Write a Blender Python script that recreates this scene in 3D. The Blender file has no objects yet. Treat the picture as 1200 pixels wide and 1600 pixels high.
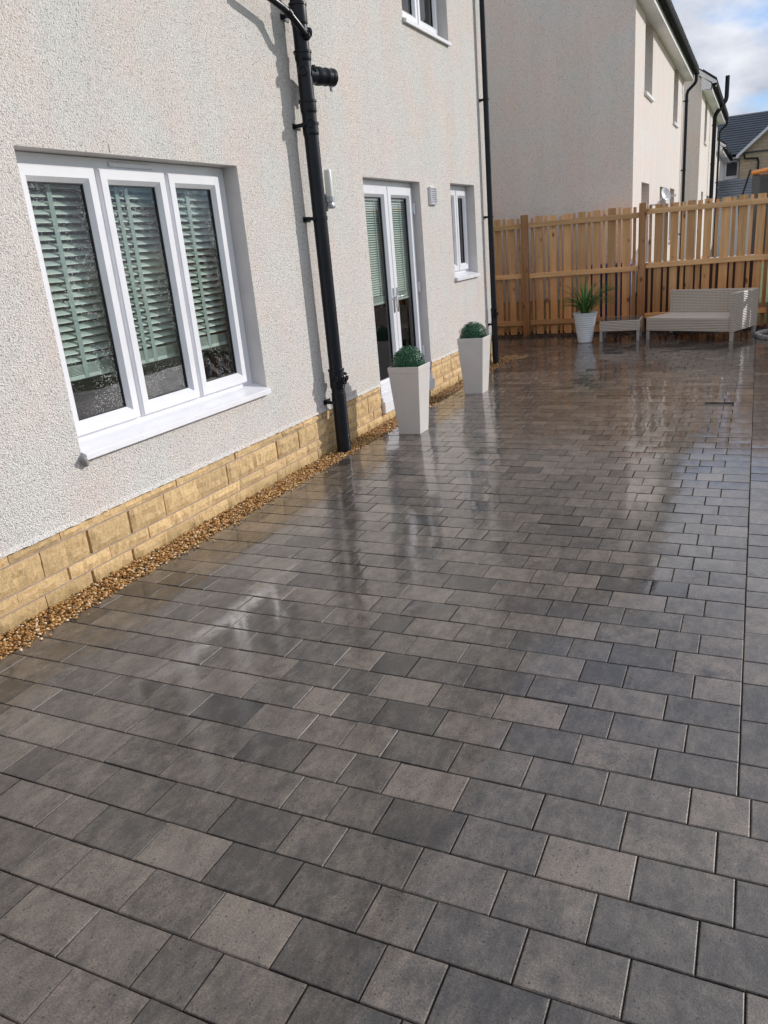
import bpy, math, random
import numpy as np
from mathutils import Vector, Matrix, noise

rad = math.radians
S = bpy.context.scene
COL = S.collection

# ------------------------------------------------------------------ camera
PITCH, ROLL, YAW = 0.329705, -0.0905493, -0.45963294
CAM = Vector((3.19, 0.0, 1.6))
fw = Vector((math.sin(YAW) * math.cos(PITCH), math.cos(YAW) * math.cos(PITCH), -math.sin(PITCH)))
r_ = fw.cross(Vector((0, 0, 1))).normalized()
u_ = r_.cross(fw)
cx = r_ * math.cos(ROLL) + u_ * math.sin(ROLL)
cy = -r_ * math.sin(ROLL) + u_ * math.cos(ROLL)
cz = -fw
cam_data = bpy.data.cameras.new('camera')
cam_data.sensor_fit = 'VERTICAL'
cam_data.sensor_height = 24.0
cam_data.sensor_width = 18.0
cam_data.lens = 18.0
cam_data.clip_start = 0.05
cam_data.clip_end = 1500
cam = bpy.data.objects.new('camera', cam_data)
COL.objects.link(cam)
cam.matrix_world = Matrix(((cx.x, cy.x, cz.x, CAM.x), (cx.y, cy.y, cz.y, CAM.y), (cx.z, cy.z, cz.z, CAM.z), (0, 0, 0, 1)))
S.camera = cam

# ------------------------------------------------------------------ light
SUN = Vector((1.0, 1.12, 0.60)).normalized()          # direction towards the sun
ELEV = math.asin(SUN.z)
AZ = math.atan2(SUN.x, SUN.y)
SUN_STRENGTH = 2.65
sl = bpy.data.lights.new('sun', 'SUN')
sl.energy = SUN_STRENGTH
sl.angle = rad(0.55)
sl.color = (1.0, 0.955, 0.905)
sun = bpy.data.objects.new('sun', sl)
sun.rotation_euler = (-SUN).to_track_quat('-Z', 'Y').to_euler()
sun.location = (8, 9, 9)
COL.objects.link(sun)

W = bpy.data.worlds.new('World')
S.world = W
W.use_nodes = True
nt = W.node_tree
nt.nodes.clear()
N = lambda t: nt.nodes.new(t)
L = nt.links.new
out = N('ShaderNodeOutputWorld')
sky = N('ShaderNodeTexSky')
sky.sky_type = 'NISHITA'
sky.sun_disc = False
sky.sun_elevation = ELEV
sky.sun_rotation = AZ
sky.air_density = 0.9
sky.dust_density = 0.15
sky.ozone_density = 2.0
bg1 = N('ShaderNodeBackground'); bg1.inputs['Strength'].default_value = 0.10
tint = N('ShaderNodeMix'); tint.data_type = 'RGBA'; tint.blend_type = 'MULTIPLY'; tint.inputs['Factor'].default_value = 1.0
tint.inputs['B'].default_value = (0.62, 0.82, 1.08, 1)
L(sky.outputs[0], tint.inputs['A']); L(tint.outputs['Result'], bg1.inputs['Color'])
tc = N('ShaderNodeTexCoord')
sep = N('ShaderNodeSeparateXYZ'); L(tc.outputs['Generated'], sep.inputs[0])
addz = N('ShaderNodeMath'); addz.operation = 'MAXIMUM'; L(sep.outputs['Z'], addz.inputs[0]); addz.inputs[1].default_value = 0.0
addz2 = N('ShaderNodeMath'); addz2.operation = 'ADD'; L(addz.outputs[0], addz2.inputs[0]); addz2.inputs[1].default_value = 0.42
div = N('ShaderNodeVectorMath'); div.operation = 'DIVIDE'
cmb = N('ShaderNodeCombineXYZ')
for k in range(3):
    L(addz2.outputs[0], cmb.inputs[k])
L(tc.outputs['Generated'], div.inputs[0]); L(cmb.outputs[0], div.inputs[1])
mp = N('ShaderNodeMapping'); mp.inputs['Location'].default_value = (8.3, 0.4, 0.0); mp.inputs['Scale'].default_value = (1, 1, 1.3)
L(div.outputs[0], mp.inputs[0])
n1 = N('ShaderNodeTexNoise'); n1.inputs['Scale'].default_value = 2.6; n1.inputs['Detail'].default_value = 8; n1.inputs['Roughness'].default_value = 0.55
L(mp.outputs[0], n1.inputs['Vector'])
cr = N('ShaderNodeValToRGB')
cr.color_ramp.elements[0].position = 0.33; cr.color_ramp.elements[0].color = (0, 0, 0, 1)
cr.color_ramp.elements[1].position = 0.50; cr.color_ramp.elements[1].color = (1, 1, 1, 1)
L(n1.outputs['Fac'], cr.inputs[0])
n2 = N('ShaderNodeTexNoise'); n2.inputs['Scale'].default_value = 4.2; n2.inputs['Detail'].default_value = 6
L(mp.outputs[0], n2.inputs['Vector'])
cr2 = N('ShaderNodeValToRGB')
cr2.color_ramp.elements[0].position = 0.36; cr2.color_ramp.elements[0].color = (0.37, 0.40, 0.48, 1)
cr2.color_ramp.elements[1].position = 0.58; cr2.color_ramp.elements[1].color = (0.66, 0.68, 0.73, 1)
L(n2.outputs['Fac'], cr2.inputs[0])
bg2 = N('ShaderNodeBackground'); bg2.inputs['Strength'].default_value = 1.05
L(cr2.outputs[0], bg2.inputs['Color'])
mx = N('ShaderNodeMixShader')
L(cr.outputs[0], mx.inputs[0]); L(bg1.outputs[0], mx.inputs[1]); L(bg2.outputs[0], mx.inputs[2])
L(mx.outputs[0], out.inputs['Surface'])

vs = S.view_settings
vs.view_transform = 'Standard'
vs.look = 'None'
vs.exposure = 0.32
vs.gamma = 1.0
vs.use_curve_mapping = False
S.render.engine = 'CYCLES'
S.cycles.max_bounces = 10
S.cycles.transparent_max_bounces = 16
S.cycles.caustics_reflective = True

# ------------------------------------------------------------------ mesh helpers
class MB:
    def __init__(s):
        s.v = []; s.f = []; s.c = []
    def add(s, vs_, fs, col=None):
        o = len(s.v)
        s.v.extend([tuple(p) for p in vs_])
        for f in fs:
            s.f.append(tuple(i + o for i in f)); s.c.append(col)
        return s
    def box(s, x0, x1, y0, y1, z0, z1, col=None, bev=0.0):
        if bev <= 0:
            vs_ = [(x, y, z) for x in (x0, x1) for y in (y0, y1) for z in (z0, z1)]
            fs = [(0, 1, 3, 2), (4, 6, 7, 5), (0, 4, 5, 1), (2, 3, 7, 6), (0, 2, 6, 4), (1, 5, 7, 3)]
            return s.add(vs_, fs, col)
        b = min(bev, (x1 - x0) / 2.01, (y1 - y0) / 2.01, (z1 - z0) / 2.01)
        xs = (x0, x1); ys = (y0, y1); zs = (z0, z1)
        vs_ = []; idx = {}
        for i in (0, 1):
            for j in (0, 1):
                for k in (0, 1):
                    X, Y, Z = xs[i], ys[j], zs[k]
                    sx = b if i == 0 else -b; sy = b if j == 0 else -b; sz = b if k == 0 else -b
                    idx[(i, j, k)] = len(vs_)
                    vs_ += [(X, Y + sy, Z + sz), (X + sx, Y, Z + sz), (X + sx, Y + sy, Z)]
        I = lambda i, j, k, a: idx[(i, j, k)] + a
        fs = []
        for i in (0, 1):
            q = [I(i, 0, 0, 0), I(i, 0, 1, 0), I(i, 1, 1, 0), I(i, 1, 0, 0)]
            fs.append(q if i == 0 else q[::-1])
        for j in (0, 1):
            q = [I(0, j, 0, 1), I(1, j, 0, 1), I(1, j, 1, 1), I(0, j, 1, 1)]
            fs.append(q if j == 0 else q[::-1])
        for k in (0, 1):
            q = [I(0, 0, k, 2), I(0, 1, k, 2), I(1, 1, k, 2), I(1, 0, k, 2)]
            fs.append(q if k == 0 else q[::-1])
        for i in (0, 1):
            for j in (0, 1):
                q = [I(i, j, 0, 0), I(i, j, 1, 0), I(i, j, 1, 1), I(i, j, 0, 1)]
                fs.append(q if (i + j) % 2 else q[::-1])
        for i in (0, 1):
            for k in (0, 1):
                q = [I(i, 0, k, 0), I(i, 1, k, 0), I(i, 1, k, 2), I(i, 0, k, 2)]
                fs.append(q if (i + k) % 2 == 0 else q[::-1])
        for j in (0, 1):
            for k in (0, 1):
                q = [I(0, j, k, 1), I(1, j, k, 1), I(1, j, k, 2), I(0, j, k, 2)]
                fs.append(q if (j + k) % 2 else q[::-1])
        for i in (0, 1):
            for j in (0, 1):
                for k in (0, 1):
                    q = [I(i, j, k, 0), I(i, j, k, 1), I(i, j, k, 2)]
                    fs.append(q if (i + j + k) % 2 else q[::-1])
        return s.add(vs_, fs, col)
    def tube(s, pts, r, n=16, cap=True, col=None):
        pts = [Vector(p) for p in pts]
        rs = r if isinstance(r, (list, tuple)) else [r] * len(pts)
        rings = []
        prev = None
        for i, p in enumerate(pts):
            if i == 0: d = pts[1] - p
            elif i == len(pts) - 1: d = p - pts[i - 1]
            else: d = (pts[i + 1] - p).normalized() + (p - pts[i - 1]).normalized()
            d.normalize()
            if prev is None:
                a = Vector((0, 0, 1)) if abs(d.z) < 0.9 else Vector((1, 0, 0))
                u = d.cross(a).normalized()
            else:
                u = (prev - d * prev.dot(d)).normalized()
            prev = u
            w = d.cross(u)
            k = 1.0
            if 0 < i < len(pts) - 1:
                c = (pts[i + 1] - p).normalized().dot((p - pts[i - 1]).normalized())
                k = 1.0
            rings.append([p + (u * math.cos(2 * math.pi * j / n) + w * math.sin(2 * math.pi * j / n)) * rs[i] * k for j in range(n)])
        vs_ = [q for ring in rings for q in ring]
        fs = []
        for i in range(len(pts) - 1):
            for j in range(n):
                a = i * n + j; b = i * n + (j + 1) % n
                fs.append((a, b, b + n, a + n))
        if cap:
            fs.append(tuple(reversed(range(n))))
            fs.append(tuple(range((len(pts) - 1) * n, len(pts) * n)))
        return s.add(vs_, fs, col)
    def lathe(s, prof, n=28, c=(0, 0, 0), axis='z', col=None, closed=False):
        vs_ = []
        for (r, h) in prof:
            for j in range(n):
                a = 2 * math.pi * j / n
                p = (r * math.cos(a), r * math.sin(a), h)
                if axis == 'x': p = (h, r * math.cos(a), r * math.sin(a))
                if axis == 'y': p = (r * math.sin(a), h, r * math.cos(a))
                vs_.append((p[0] + c[0], p[1] + c[1], p[2] + c[2]))
        fs = []
        for i in range(len(prof) - 1):
            for j in range(n):
                a = i * n + j; b = i * n + (j + 1) % n
                fs.append((a, b, b + n, a + n))
        if closed:
            fs.append(tuple(reversed(range(n))))
            fs.append(tuple(range((len(prof) - 1) * n, len(prof) * n)))
        return s.add(vs_, fs, col)
    def xf(s, M):
        s.v = [tuple(M @ Vector(p)) for p in s.v]
        return s
    def build(s, name, mat, parent=None, smooth=None, props=None):
        me = bpy.data.meshes.new(name)
        me.from_pydata(s.v, [], s.f)
        if any(c is not None for c in s.c):
            at = me.color_attributes.new('tone', 'FLOAT_COLOR', 'CORNER')
            arr = np.zeros((len(me.loops), 4), np.float32)
            li = 0
            for f, c in zip(s.f, s.c):
                arr[li:li + len(f)] = c if c is not None else (0.5, 0.5, 0.5, 1)
                li += len(f)
            at.data.foreach_set('color', arr.ravel())
        if mat: me.materials.append(mat)
        if smooth is not None:
            me.polygons.foreach_set('use_smooth', [True] * len(me.polygons))
            me.set_sharp_from_angle(angle=rad(smooth))
        me.validate()
        o = bpy.data.objects.new(name, me)
        COL.objects.link(o)
        if parent: o.parent = parent
        if props:
            for k, v in props.items(): o[k] = v
        return o

def fix_normals(o):
    import bmesh
    bm = bmesh.new(); bm.from_mesh(o.data)
    bmesh.ops.recalc_face_normals(bm, faces=bm.faces)
    bm.to_mesh(o.data); bm.free()
    return o

def thing(name, label, cat, loc=(0, 0, 0), rz=0.0, group=None):
    o = bpy.data.objects.new(name, None)
    o.empty_display_size = 0.2
    COL.objects.link(o)
    o.location = loc
    o.rotation_euler = (0, 0, rz)
    o['label'] = label; o['category'] = cat
    if group: o['group'] = group
    return o
def tag(o, label, cat, group=None):
    o['label'] = label; o['category'] = cat
    if group: o['group'] = group
    return o
def structure(o):
    o['kind'] = 'structure'; return o
def copy_tree(o, parent=None):
    c = o.copy(); COL.objects.link(c); c.parent = parent
    if parent: c.matrix_parent_inverse = o.matrix_parent_inverse
    for ch in list(o.children):
        copy_tree(ch, c)
    return c

# ------------------------------------------------------------------ materials
def newmat(name):
    m = bpy.data.materials.new(name); m.use_nodes = True
    t = m.node_tree
    b = t.nodes['Principled BSDF']
    return m, t, b
def simple(name, col, rough=0.5, metal=0.0, bump=None, coat=0.0, var=0.0, vscale=3.0, spec=None):
    m, t, b = newmat(name)
    b.inputs['Base Color'].default_value = (*col, 1)
    b.inputs['Roughness'].default_value = rough
    b.inputs['Metallic'].default_value = metal
    b.inputs['Coat Weight'].default_value = coat
    b.inputs['Coat Roughness'].default_value = 0.1
    if spec is not None: b.inputs['Specular IOR Level'].default_value = spec
    g = t.nodes.new('ShaderNodeNewGeometry')
    if var > 0:
        n = t.nodes.new('ShaderNodeTexNoise'); n.inputs['Scale'].default_value = vscale; n.inputs['Detail'].default_value = 6
        t.links.new(g.outputs['Position'], n.inputs['Vector'])
        mr = t.nodes.new('ShaderNodeMapRange'); mr.inputs['From Min'].default_value = 0.3; mr.inputs['From Max'].default_value = 0.7
        mr.inputs['To Min'].default_value = 1 - var; mr.inputs['To Max'].default_value = 1 + var
        t.links.new(n.outputs['Fac'], mr.inputs['Value'])
        mm = t.nodes.new('ShaderNodeVectorMath'); mm.operation = 'SCALE'; mm.inputs[0].default_value = col
        t.links.new(mr.outputs[0], mm.inputs['Scale'])
        t.links.new(mm.outputs[0], b.inputs['Base Color'])
    if bump:
        sc, dist = bump
        n = t.nodes.new('ShaderNodeTexNoise'); n.inputs['Scale'].default_value = sc; n.inputs['Detail'].default_value = 4
        t.links.new(g.outputs['Position'], n.inputs['Vector'])
        bp = t.nodes.new('ShaderNodeBump'); bp.inputs['Distance'].default_value = dist; bp.inputs['Strength'].default_value = 1.0
        t.links.new(n.outputs['Fac'], bp.inputs['Height'])
        t.links.new(bp.outputs[0], b.inputs['Normal'])
    return m

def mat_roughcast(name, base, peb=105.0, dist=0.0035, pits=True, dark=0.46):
    m, t, b = newmat(name)
    nd = t.nodes.new; ln = t.links.new
    g = nd('ShaderNodeNewGeometry')
    # gently warped coordinates so the pebbles do not lie on a grid
    wn = nd('ShaderNodeTexNoise'); wn.inputs['Scale'].default_value = 30; wn.inputs['Detail'].default_value = 2
    ln(g.outputs['Position'], wn.inputs['Vector'])
    ws = nd('ShaderNodeVectorMath'); ws.operation = 'SCALE'; ws.inputs['Scale'].default_value = 0.02
    ln(wn.outputs['Color'], ws.inputs[0])
    wa = nd('ShaderNodeVectorMath'); wa.operation = 'ADD'
    ln(g.outputs['Position'], wa.inputs[0]); ln(ws.outputs[0], wa.inputs[1])
    v = nd('ShaderNodeTexVoronoi'); v.feature = 'SMOOTH_F1'; v.inputs['Scale'].default_value = peb; v.inputs['Smoothness'].default_value = 0.35
    ln(wa.outputs[0], v.inputs['Vector'])
    inv = nd('ShaderNodeMath'); inv.operation = 'SUBTRACT'; inv.inputs[0].default_value = 1.0
    ln(v.outputs['Distance'], inv.inputs[1])
    n = nd('ShaderNodeTexNoise'); n.inputs['Scale'].default_value = 70; n.inputs['Detail'].default_value = 5; n.inputs['Roughness'].default_value = 0.6
    ln(g.outputs['Position'], n.inputs['Vector'])
    hm = nd('ShaderNodeMath'); hm.operation = 'MULTIPLY_ADD'; hm.inputs[1].default_value = 1.3
    ln(n.outputs['Fac'], hm.inputs[0]); ln(inv.outputs[0], hm.inputs[2])
    bp = nd('ShaderNodeBump'); bp.inputs['Strength'].default_value = 1.0; bp.inputs['Distance'].default_value = dist
    ln(hm.outputs[0], bp.inputs['Height']); ln(bp.outputs[0], b.inputs['Normal'])
    # colour: cream with faint pinkish drift, scattered dark grains that paint in pit shade
    big = nd('ShaderNodeTexNoise'); big.inputs['Scale'].default_value = 2.2; big.inputs['Detail'].default_value = 5
    ln(g.outputs['Position'], big.inputs['Vector'])
    r = nd('ShaderNodeValToRGB')
    r.color_ramp.elements[0].position = 0.38; r.color_ramp.elements[0].color = (base[0] * 0.97, base[1] * 0.99, base[2] * 0.99, 1)
    r.color_ramp.elements[1].position = 0.66; r.color_ramp.elements[1].color = (base[0] * 1.03, base[1] * 0.955, base[2] * 0.925, 1)
    ln(big.outputs['Fac'], r.inputs[0])
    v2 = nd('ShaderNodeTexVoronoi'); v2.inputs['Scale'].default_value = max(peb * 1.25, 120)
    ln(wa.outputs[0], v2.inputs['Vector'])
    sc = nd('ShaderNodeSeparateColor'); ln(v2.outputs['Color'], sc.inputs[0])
    # pebble tone: most pale, a tenth darkened to paint the shaded pits between pebbles
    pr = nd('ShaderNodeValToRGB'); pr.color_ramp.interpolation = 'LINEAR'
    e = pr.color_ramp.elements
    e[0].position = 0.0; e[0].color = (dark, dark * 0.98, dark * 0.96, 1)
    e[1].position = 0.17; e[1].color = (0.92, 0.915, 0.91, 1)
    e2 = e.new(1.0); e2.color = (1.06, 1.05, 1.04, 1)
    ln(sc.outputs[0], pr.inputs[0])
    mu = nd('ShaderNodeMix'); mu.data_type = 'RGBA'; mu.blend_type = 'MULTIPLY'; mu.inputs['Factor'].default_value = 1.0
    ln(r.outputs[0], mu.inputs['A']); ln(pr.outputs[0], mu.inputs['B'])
    # a few short dark nicks where the dash has dropped out, and faint weather streaks
    nm = nd('ShaderNodeMapping'); nm.inputs['Scale'].default_value = (9, 9, 1.7); ln(g.outputs['Position'], nm.inputs[0])
    nv = nd('ShaderNodeTexVoronoi'); nv.inputs['Scale'].default_value = 1.0; ln(nm.outputs[0], nv.inputs['Vector'])
    ns = nd('ShaderNodeSeparateColor'); ln(nv.outputs['Color'], ns.inputs[0])
    nt_ = nd('ShaderNodeMapRange'); nt_.inputs['From Min'].default_value = 0.72; nt_.inputs['From Max'].default_value = 1.0; nt_.inputs['To Min'].default_value = 0.0; nt_.inputs['To Max'].default_value = 0.045; ln(ns.outputs[0], nt_.inputs['Value'])
    nl = nd('ShaderNodeMath'); nl.operation = 'LESS_THAN'; ln(nv.outputs['Distance'], nl.inputs[0]); ln(nt_.outputs[0], nl.inputs[1])
    sm = nd('ShaderNodeMapping'); sm.inputs['Scale'].default_value = (3.0, 3.0, 0.5); ln(g.outputs['Position'], sm.inputs[0])
    sn = nd('ShaderNodeTexNoise'); sn.inputs['Scale'].default_value = 1.0; sn.inputs['Detail'].default_value = 6; sn.inputs['Roughness'].default_value = 0.65; ln(sm.outputs[0], sn.inputs['Vector'])
    sr = nd('ShaderNodeMapRange'); sr.inputs['From Min'].default_value = 0.3; sr.inputs['From Max'].default_value = 0.7; sr.inputs['To Min'].default_value = 0.955; sr.inputs['To Max'].default_value = 1.03; ln(sn.outputs['Fac'], sr.inputs['Value'])
    dk = nd('ShaderNodeMath'); dk.operation = 'MULTIPLY_ADD'; dk.inputs[1].default_value = -0.55; ln(nl.outputs[0], dk.inputs[0]); ln(sr.outputs[0], dk.inputs[2])
    fs_ = nd('ShaderNodeVectorMath'); fs_.operation = 'SCALE'; ln(mu.outputs['Result'], fs_.inputs[0]); ln(dk.outputs[0], fs_.inputs['Scale'])
    ln(fs_.outputs[0], b.inputs['Base Color'])
    b.inputs['Roughness'].default_value = 0.9
    b.inputs['Specular IOR Level'].default_value = 0.25
    return m

M = {}
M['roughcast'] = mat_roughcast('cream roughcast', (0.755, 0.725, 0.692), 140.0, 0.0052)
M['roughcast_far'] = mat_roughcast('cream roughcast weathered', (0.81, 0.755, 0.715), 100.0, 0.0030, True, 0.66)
M['reveal'] = simple('smooth render reveal', (0.66, 0.625, 0.61), 0.85, bump=(160, 0.0008), var=0.06, vscale=6)
M['upvc'] = simple('white window plastic', (0.80, 0.80, 0.83), 0.30, coat=0.15, var=0.03, vscale=8, bump=(25, 0.0004))
M['upvc_far'] = simple('white fascia', (0.78, 0.78, 0.79), 0.45, var=0.05, vscale=2)
M['gasket'] = simple('black rubber gasket', (0.012, 0.012, 0.014), 0.5)
M['black_pvc'] = simple('black drain plastic', (0.007, 0.009, 0.014), 0.33, var=0.25, vscale=14, bump=(22, 0.0006), spec=0.32)
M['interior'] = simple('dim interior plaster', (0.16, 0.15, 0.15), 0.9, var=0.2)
M['dark_cloth'] = simple('dark purple sofa cloth', (0.045, 0.03, 0.038), 0.9, bump=(300, 0.0008), var=0.4, vscale=6)
M['slat'] = simple('pale green slat', (0.57, 0.635, 0.585), 0.42, var=0.04, vscale=6)
M['tape'] = simple('grey green ladder tape', (0.33, 0.40, 0.38), 0.8)
M['mortar'] = simple('sand mortar', (0.37, 0.29, 0.24), 0.95, bump=(140, 0.002), var=0.2, vscale=18)
M['mortar_grey'] = simple('grey mortar dab', (0.30, 0.29, 0.28), 0.95, bump=(80, 0.002), var=0.2, vscale=30)
M['chrome'] = simple('satin chrome', (0.75, 0.75, 0.77), 0.22, metal=1.0)
M['brass'] = simple('weathered brass', (0.22, 0.14, 0.07), 0.45, metal=0.7, var=0.4, vscale=60)
M['planter'] = simple('cream gloss planter', (0.68, 0.64, 0.605), 0.32, var=0.04, vscale=5, bump=(6, 0.0012))
M['potwhite'] = simple('white ribbed pot', (0.66, 0.68, 0.70), 0.35, var=0.05, vscale=9)
M['soil'] = simple('dark potting soil', (0.035, 0.022, 0.014), 0.95, bump=(90, 0.006), var=0.5, vscale=40)
M['bark'] = simple('wet brown bark', (0.075, 0.042, 0.025), 0.75, bump=(60, 0.015), var=0.5, vscale=30)
M['bedding'] = simple('dark jointing sand', (0.050, 0.044, 0.038), 0.9, bump=(300, 0.002), var=0.4, vscale=120)
M['slate'] = simple('dark concrete roof tile', (0.010, 0.011, 0.015), 0.65, bump=(40, 0.002), var=0.25, vscale=3)
M['slate_blue'] = simple('blue grey roof tile', (0.045, 0.062, 0.085), 0.5, bump=(20, 0.003), var=0.2, vscale=1.2)
M['gutter'] = simple('black gutter', (0.004, 0.0045, 0.006), 0.8, spec=0.12)
M['white_wall'] = simple('pale painted wall', (0.68, 0.66, 0.68), 0.9, bump=(40, 0.003), var=0.05)
M['lampglass'] = simple('frosted lamp glass', (0.72, 0.72, 0.66), 0.25)
M['brushed'] = simple('brushed steel', (0.45, 0.46, 0.48), 0.35, metal=0.8)
M['bin'] = simple('blue bin plastic', (0.03, 0.07, 0.28), 0.4)
M['dark_box'] = simple('dark brown storage box', (0.035, 0.022, 0.02), 0.6, bump=(30, 0.003))
M['orange'] = simple('orange padding', (0.85, 0.30, 0.05), 0.5)
M['pole'] = simple('black pole foam', (0.03, 0.03, 0.035), 0.6)
M['drain'] = simple('dark cast drain grate', (0.02, 0.02, 0.022), 0.4)

# glass: clear sheet, Fresnel mirror over transparent, with rain specks
def mat_glass(name, drops=0.0, dim=1.0):
    m = bpy.data.materials.new(name); m.use_nodes = True
    t = m.node_tree; t.nodes.clear(); nd = t.nodes.new; ln = t.links.new
    o = nd('ShaderNodeOutputMaterial')
    fr = nd('ShaderNodeFresnel'); fr.inputs['IOR'].default_value = 1.72     # two sheets of a sealed unit
    tr = nd('ShaderNodeBsdfTransparent'); tr.inputs['Color'].default_value = (0.80 * dim, 0.86 * dim, 0.84 * dim, 1)
    gl = nd('ShaderNodeBsdfGlossy'); gl.inputs['Roughness'].default_value = 0.0
    g = nd('ShaderNodeNewGeometry')
    # same mirror strength seen from either side of the single sheet
    io = nd('ShaderNodeMapRange'); io.inputs['To Min'].default_value = 1.72; io.inputs['To Max'].default_value = 1 / 1.72
    ln(g.outputs['Backfacing'], io.inputs['Value']); ln(io.outputs[0], fr.inputs['IOR'])
    wv = nd('ShaderNodeTexNoise'); wv.inputs['Scale'].default_value = 2.2; wv.inputs['Detail'].default_value = 1
    ln(g.outputs['Position'], wv.inputs['Vector'])
    bw = nd('ShaderNodeBump'); bw.inputs['Distance'].default_value = 0.0015; bw.inputs['Strength'].default_value = 1.0
    ln(wv.outputs['Fac'], bw.inputs['Height']); ln(bw.outputs[0], gl.inputs['Normal'])
    mx_ = nd('ShaderNodeMixShader')
    ln(fr.outputs[0], mx_.inputs[0]); ln(tr.outputs[0], mx_.inputs[1]); ln(gl.outputs[0], mx_.inputs[2])
    last = mx_
    if drops > 0:
        v = nd('ShaderNodeTexVoronoi'); v.inputs['Scale'].default_value = 150; v.inputs['Randomness'].default_value = 1.0
        ln(g.outputs['Position'], v.inputs['Vector'])
        sc = nd('ShaderNodeSeparateColor'); ln(v.outputs['Color'], sc.inputs[0])
        pn = nd('ShaderNodeTexNoise'); pn.inputs['Scale'].default_value = 4.5; pn.inputs['Detail'].default_value = 3
        ln(g.outputs['Position'], pn.inputs['Vector'])
        # size threshold per cell
        th = nd('ShaderNodeMath'); th.operation = 'MULTIPLY'; ln(sc.outputs[0], th.inputs[0]); ln(pn.outputs['Fac'], th.inputs[1])
        th2 = nd('ShaderNodeMapRange'); ln(th.outputs[0], th2.inputs['Value'])
        th2.inputs['From Min'].default_value = 0.26; th2.inputs['From Max'].default_value = 0.62
        th2.inputs['To Min'].default_value = 0.0; th2.inputs['To Max'].default_value = 0.50 * drops
        ls = nd('ShaderNodeMath'); ls.operation = 'LESS_THAN'; ln(v.outputs['Distance'], ls.inputs[0]); ln(th2.outputs[0], ls.inputs[1])
        db = nd('ShaderNodeBsdfPrincipled'); db.inputs['Base Color'].default_value = (0.75, 0.77, 0.78, 1)
        db.inputs['Roughness'].default_value = 0.15
        half = nd('ShaderNodeMath'); half.operation = 'MULTIPLY'; half.inputs[1].default_value = 0.50; ln(ls.outputs[0], half.inputs[0])
        m2 = nd('ShaderNodeMixShader'); ln(half.outputs[0], m2.inputs[0]); ln(mx_.outputs[0], m2.inputs[1]); ln(db.outputs[0], m2.inputs[2])
        last = m2
    ln(last.outputs[0], o.inputs['Surface'])
    return m
M['glass'] = mat_glass('window glass with rain drops', 1.0)
M['glass_clear'] = mat_glass('window glass', 0.0)
M['glass_far'] = simple('dark far window glass', (0.05, 0.055, 0.065), 0.08)

def mat_stone():
    m, t, b = newmat('ochre split faced stone')
    nd = t.nodes.new; ln = t.links.new
    g = nd('ShaderNodeNewGeometry')
    at = nd('ShaderNodeAttribute'); at.attribute_name = 'tone'
    sp = nd('ShaderNodeSeparateColor'); ln(at.outputs['Color'], sp.inputs[0])
    n = nd('ShaderNodeTexNoise'); n.inputs['Scale'].default_value = 48; n.inputs['Detail'].default_value = 8; n.inputs['Roughness'].default_value = 0.72
    ln(g.outputs['Position'], n.inputs['Vector'])
    r = nd('ShaderNodeValToRGB'); e = r.color_ramp.elements
    e[0].position = 0.28; e[0].color = (0.47, 0.295, 0.115, 1)
    e[1].position = 0.72; e[1].color = (0.88, 0.66, 0.38, 1)
    k = e.new(0.5); k.color = (0.76, 0.525, 0.26, 1)
    ln(n.outputs['Fac'], r.inputs[0])
    mr = nd('ShaderNodeMapRange'); mr.inputs['To Min'].default_value = 0.82; mr.inputs['To Max'].default_value = 1.12; ln(sp.outputs[0], mr.inputs['Value'])
    sc = nd('ShaderNodeVectorMath'); sc.operation = 'SCALE'; ln(r.outputs[0], sc.inputs[0]); ln(mr.outputs[0], sc.inputs['Scale'])
    # damp green-brown staining low on the wall
    ps = nd('ShaderNodeSeparateXYZ'); ln(g.outputs['Position'], ps.inputs[0])
    n3 = nd('ShaderNodeTexNoise'); n3.inputs['Scale'].default_value = 6; n3.inputs['Detail'].default_value = 5; ln(g.outputs['Position'], n3.inputs['Vector'])
    a = nd('ShaderNodeMath'); a.operation = 'MULTIPLY_ADD'; a.inputs[1].default_value = -9.0; ln(ps.outputs['Z'], a.inputs[0]); ln(n3.outputs['Fac'], a.inputs[2])
    mr2 = nd('ShaderNodeMapRange'); mr2.inputs['From Min'].default_value = -0.2; mr2.inputs['From Max'].default_value = 0.5; mr2.inputs['To Max'].default_value = 0.45; ln(a.outputs[0], mr2.inputs['Value'])
    mx_ = nd('ShaderNodeMix'); mx_.data_type = 'RGBA'; ln(mr2.outputs[0], mx_.inputs['Factor']); ln(sc.outputs[0], mx_.inputs['A']); mx_.inputs['B'].default_value = (0.28, 0.21, 0.07, 1)
    ln(mx_.outputs['Result'], b.inputs['Base Color'])
    n2 = nd('ShaderNodeTexNoise'); n2.inputs['Scale'].default_value = 130; n2.inputs['Detail'].default_value = 6; n2.inputs['Roughness'].default_value = 0.7
    ln(g.outputs['Position'], n2.inputs['Vector'])
    bp = nd('ShaderNodeBump'); bp.inputs['Distance'].default_value = 0.0085; bp.inputs['Strength'].default_value = 1.0
    ln(n2.outputs['Fac'], bp.inputs['Height']); ln(bp.outputs[0], b.inputs['Normal'])
    b.inputs['Roughness'].default_value = 0.85
    return m
M['stone'] = mat_stone()

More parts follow.
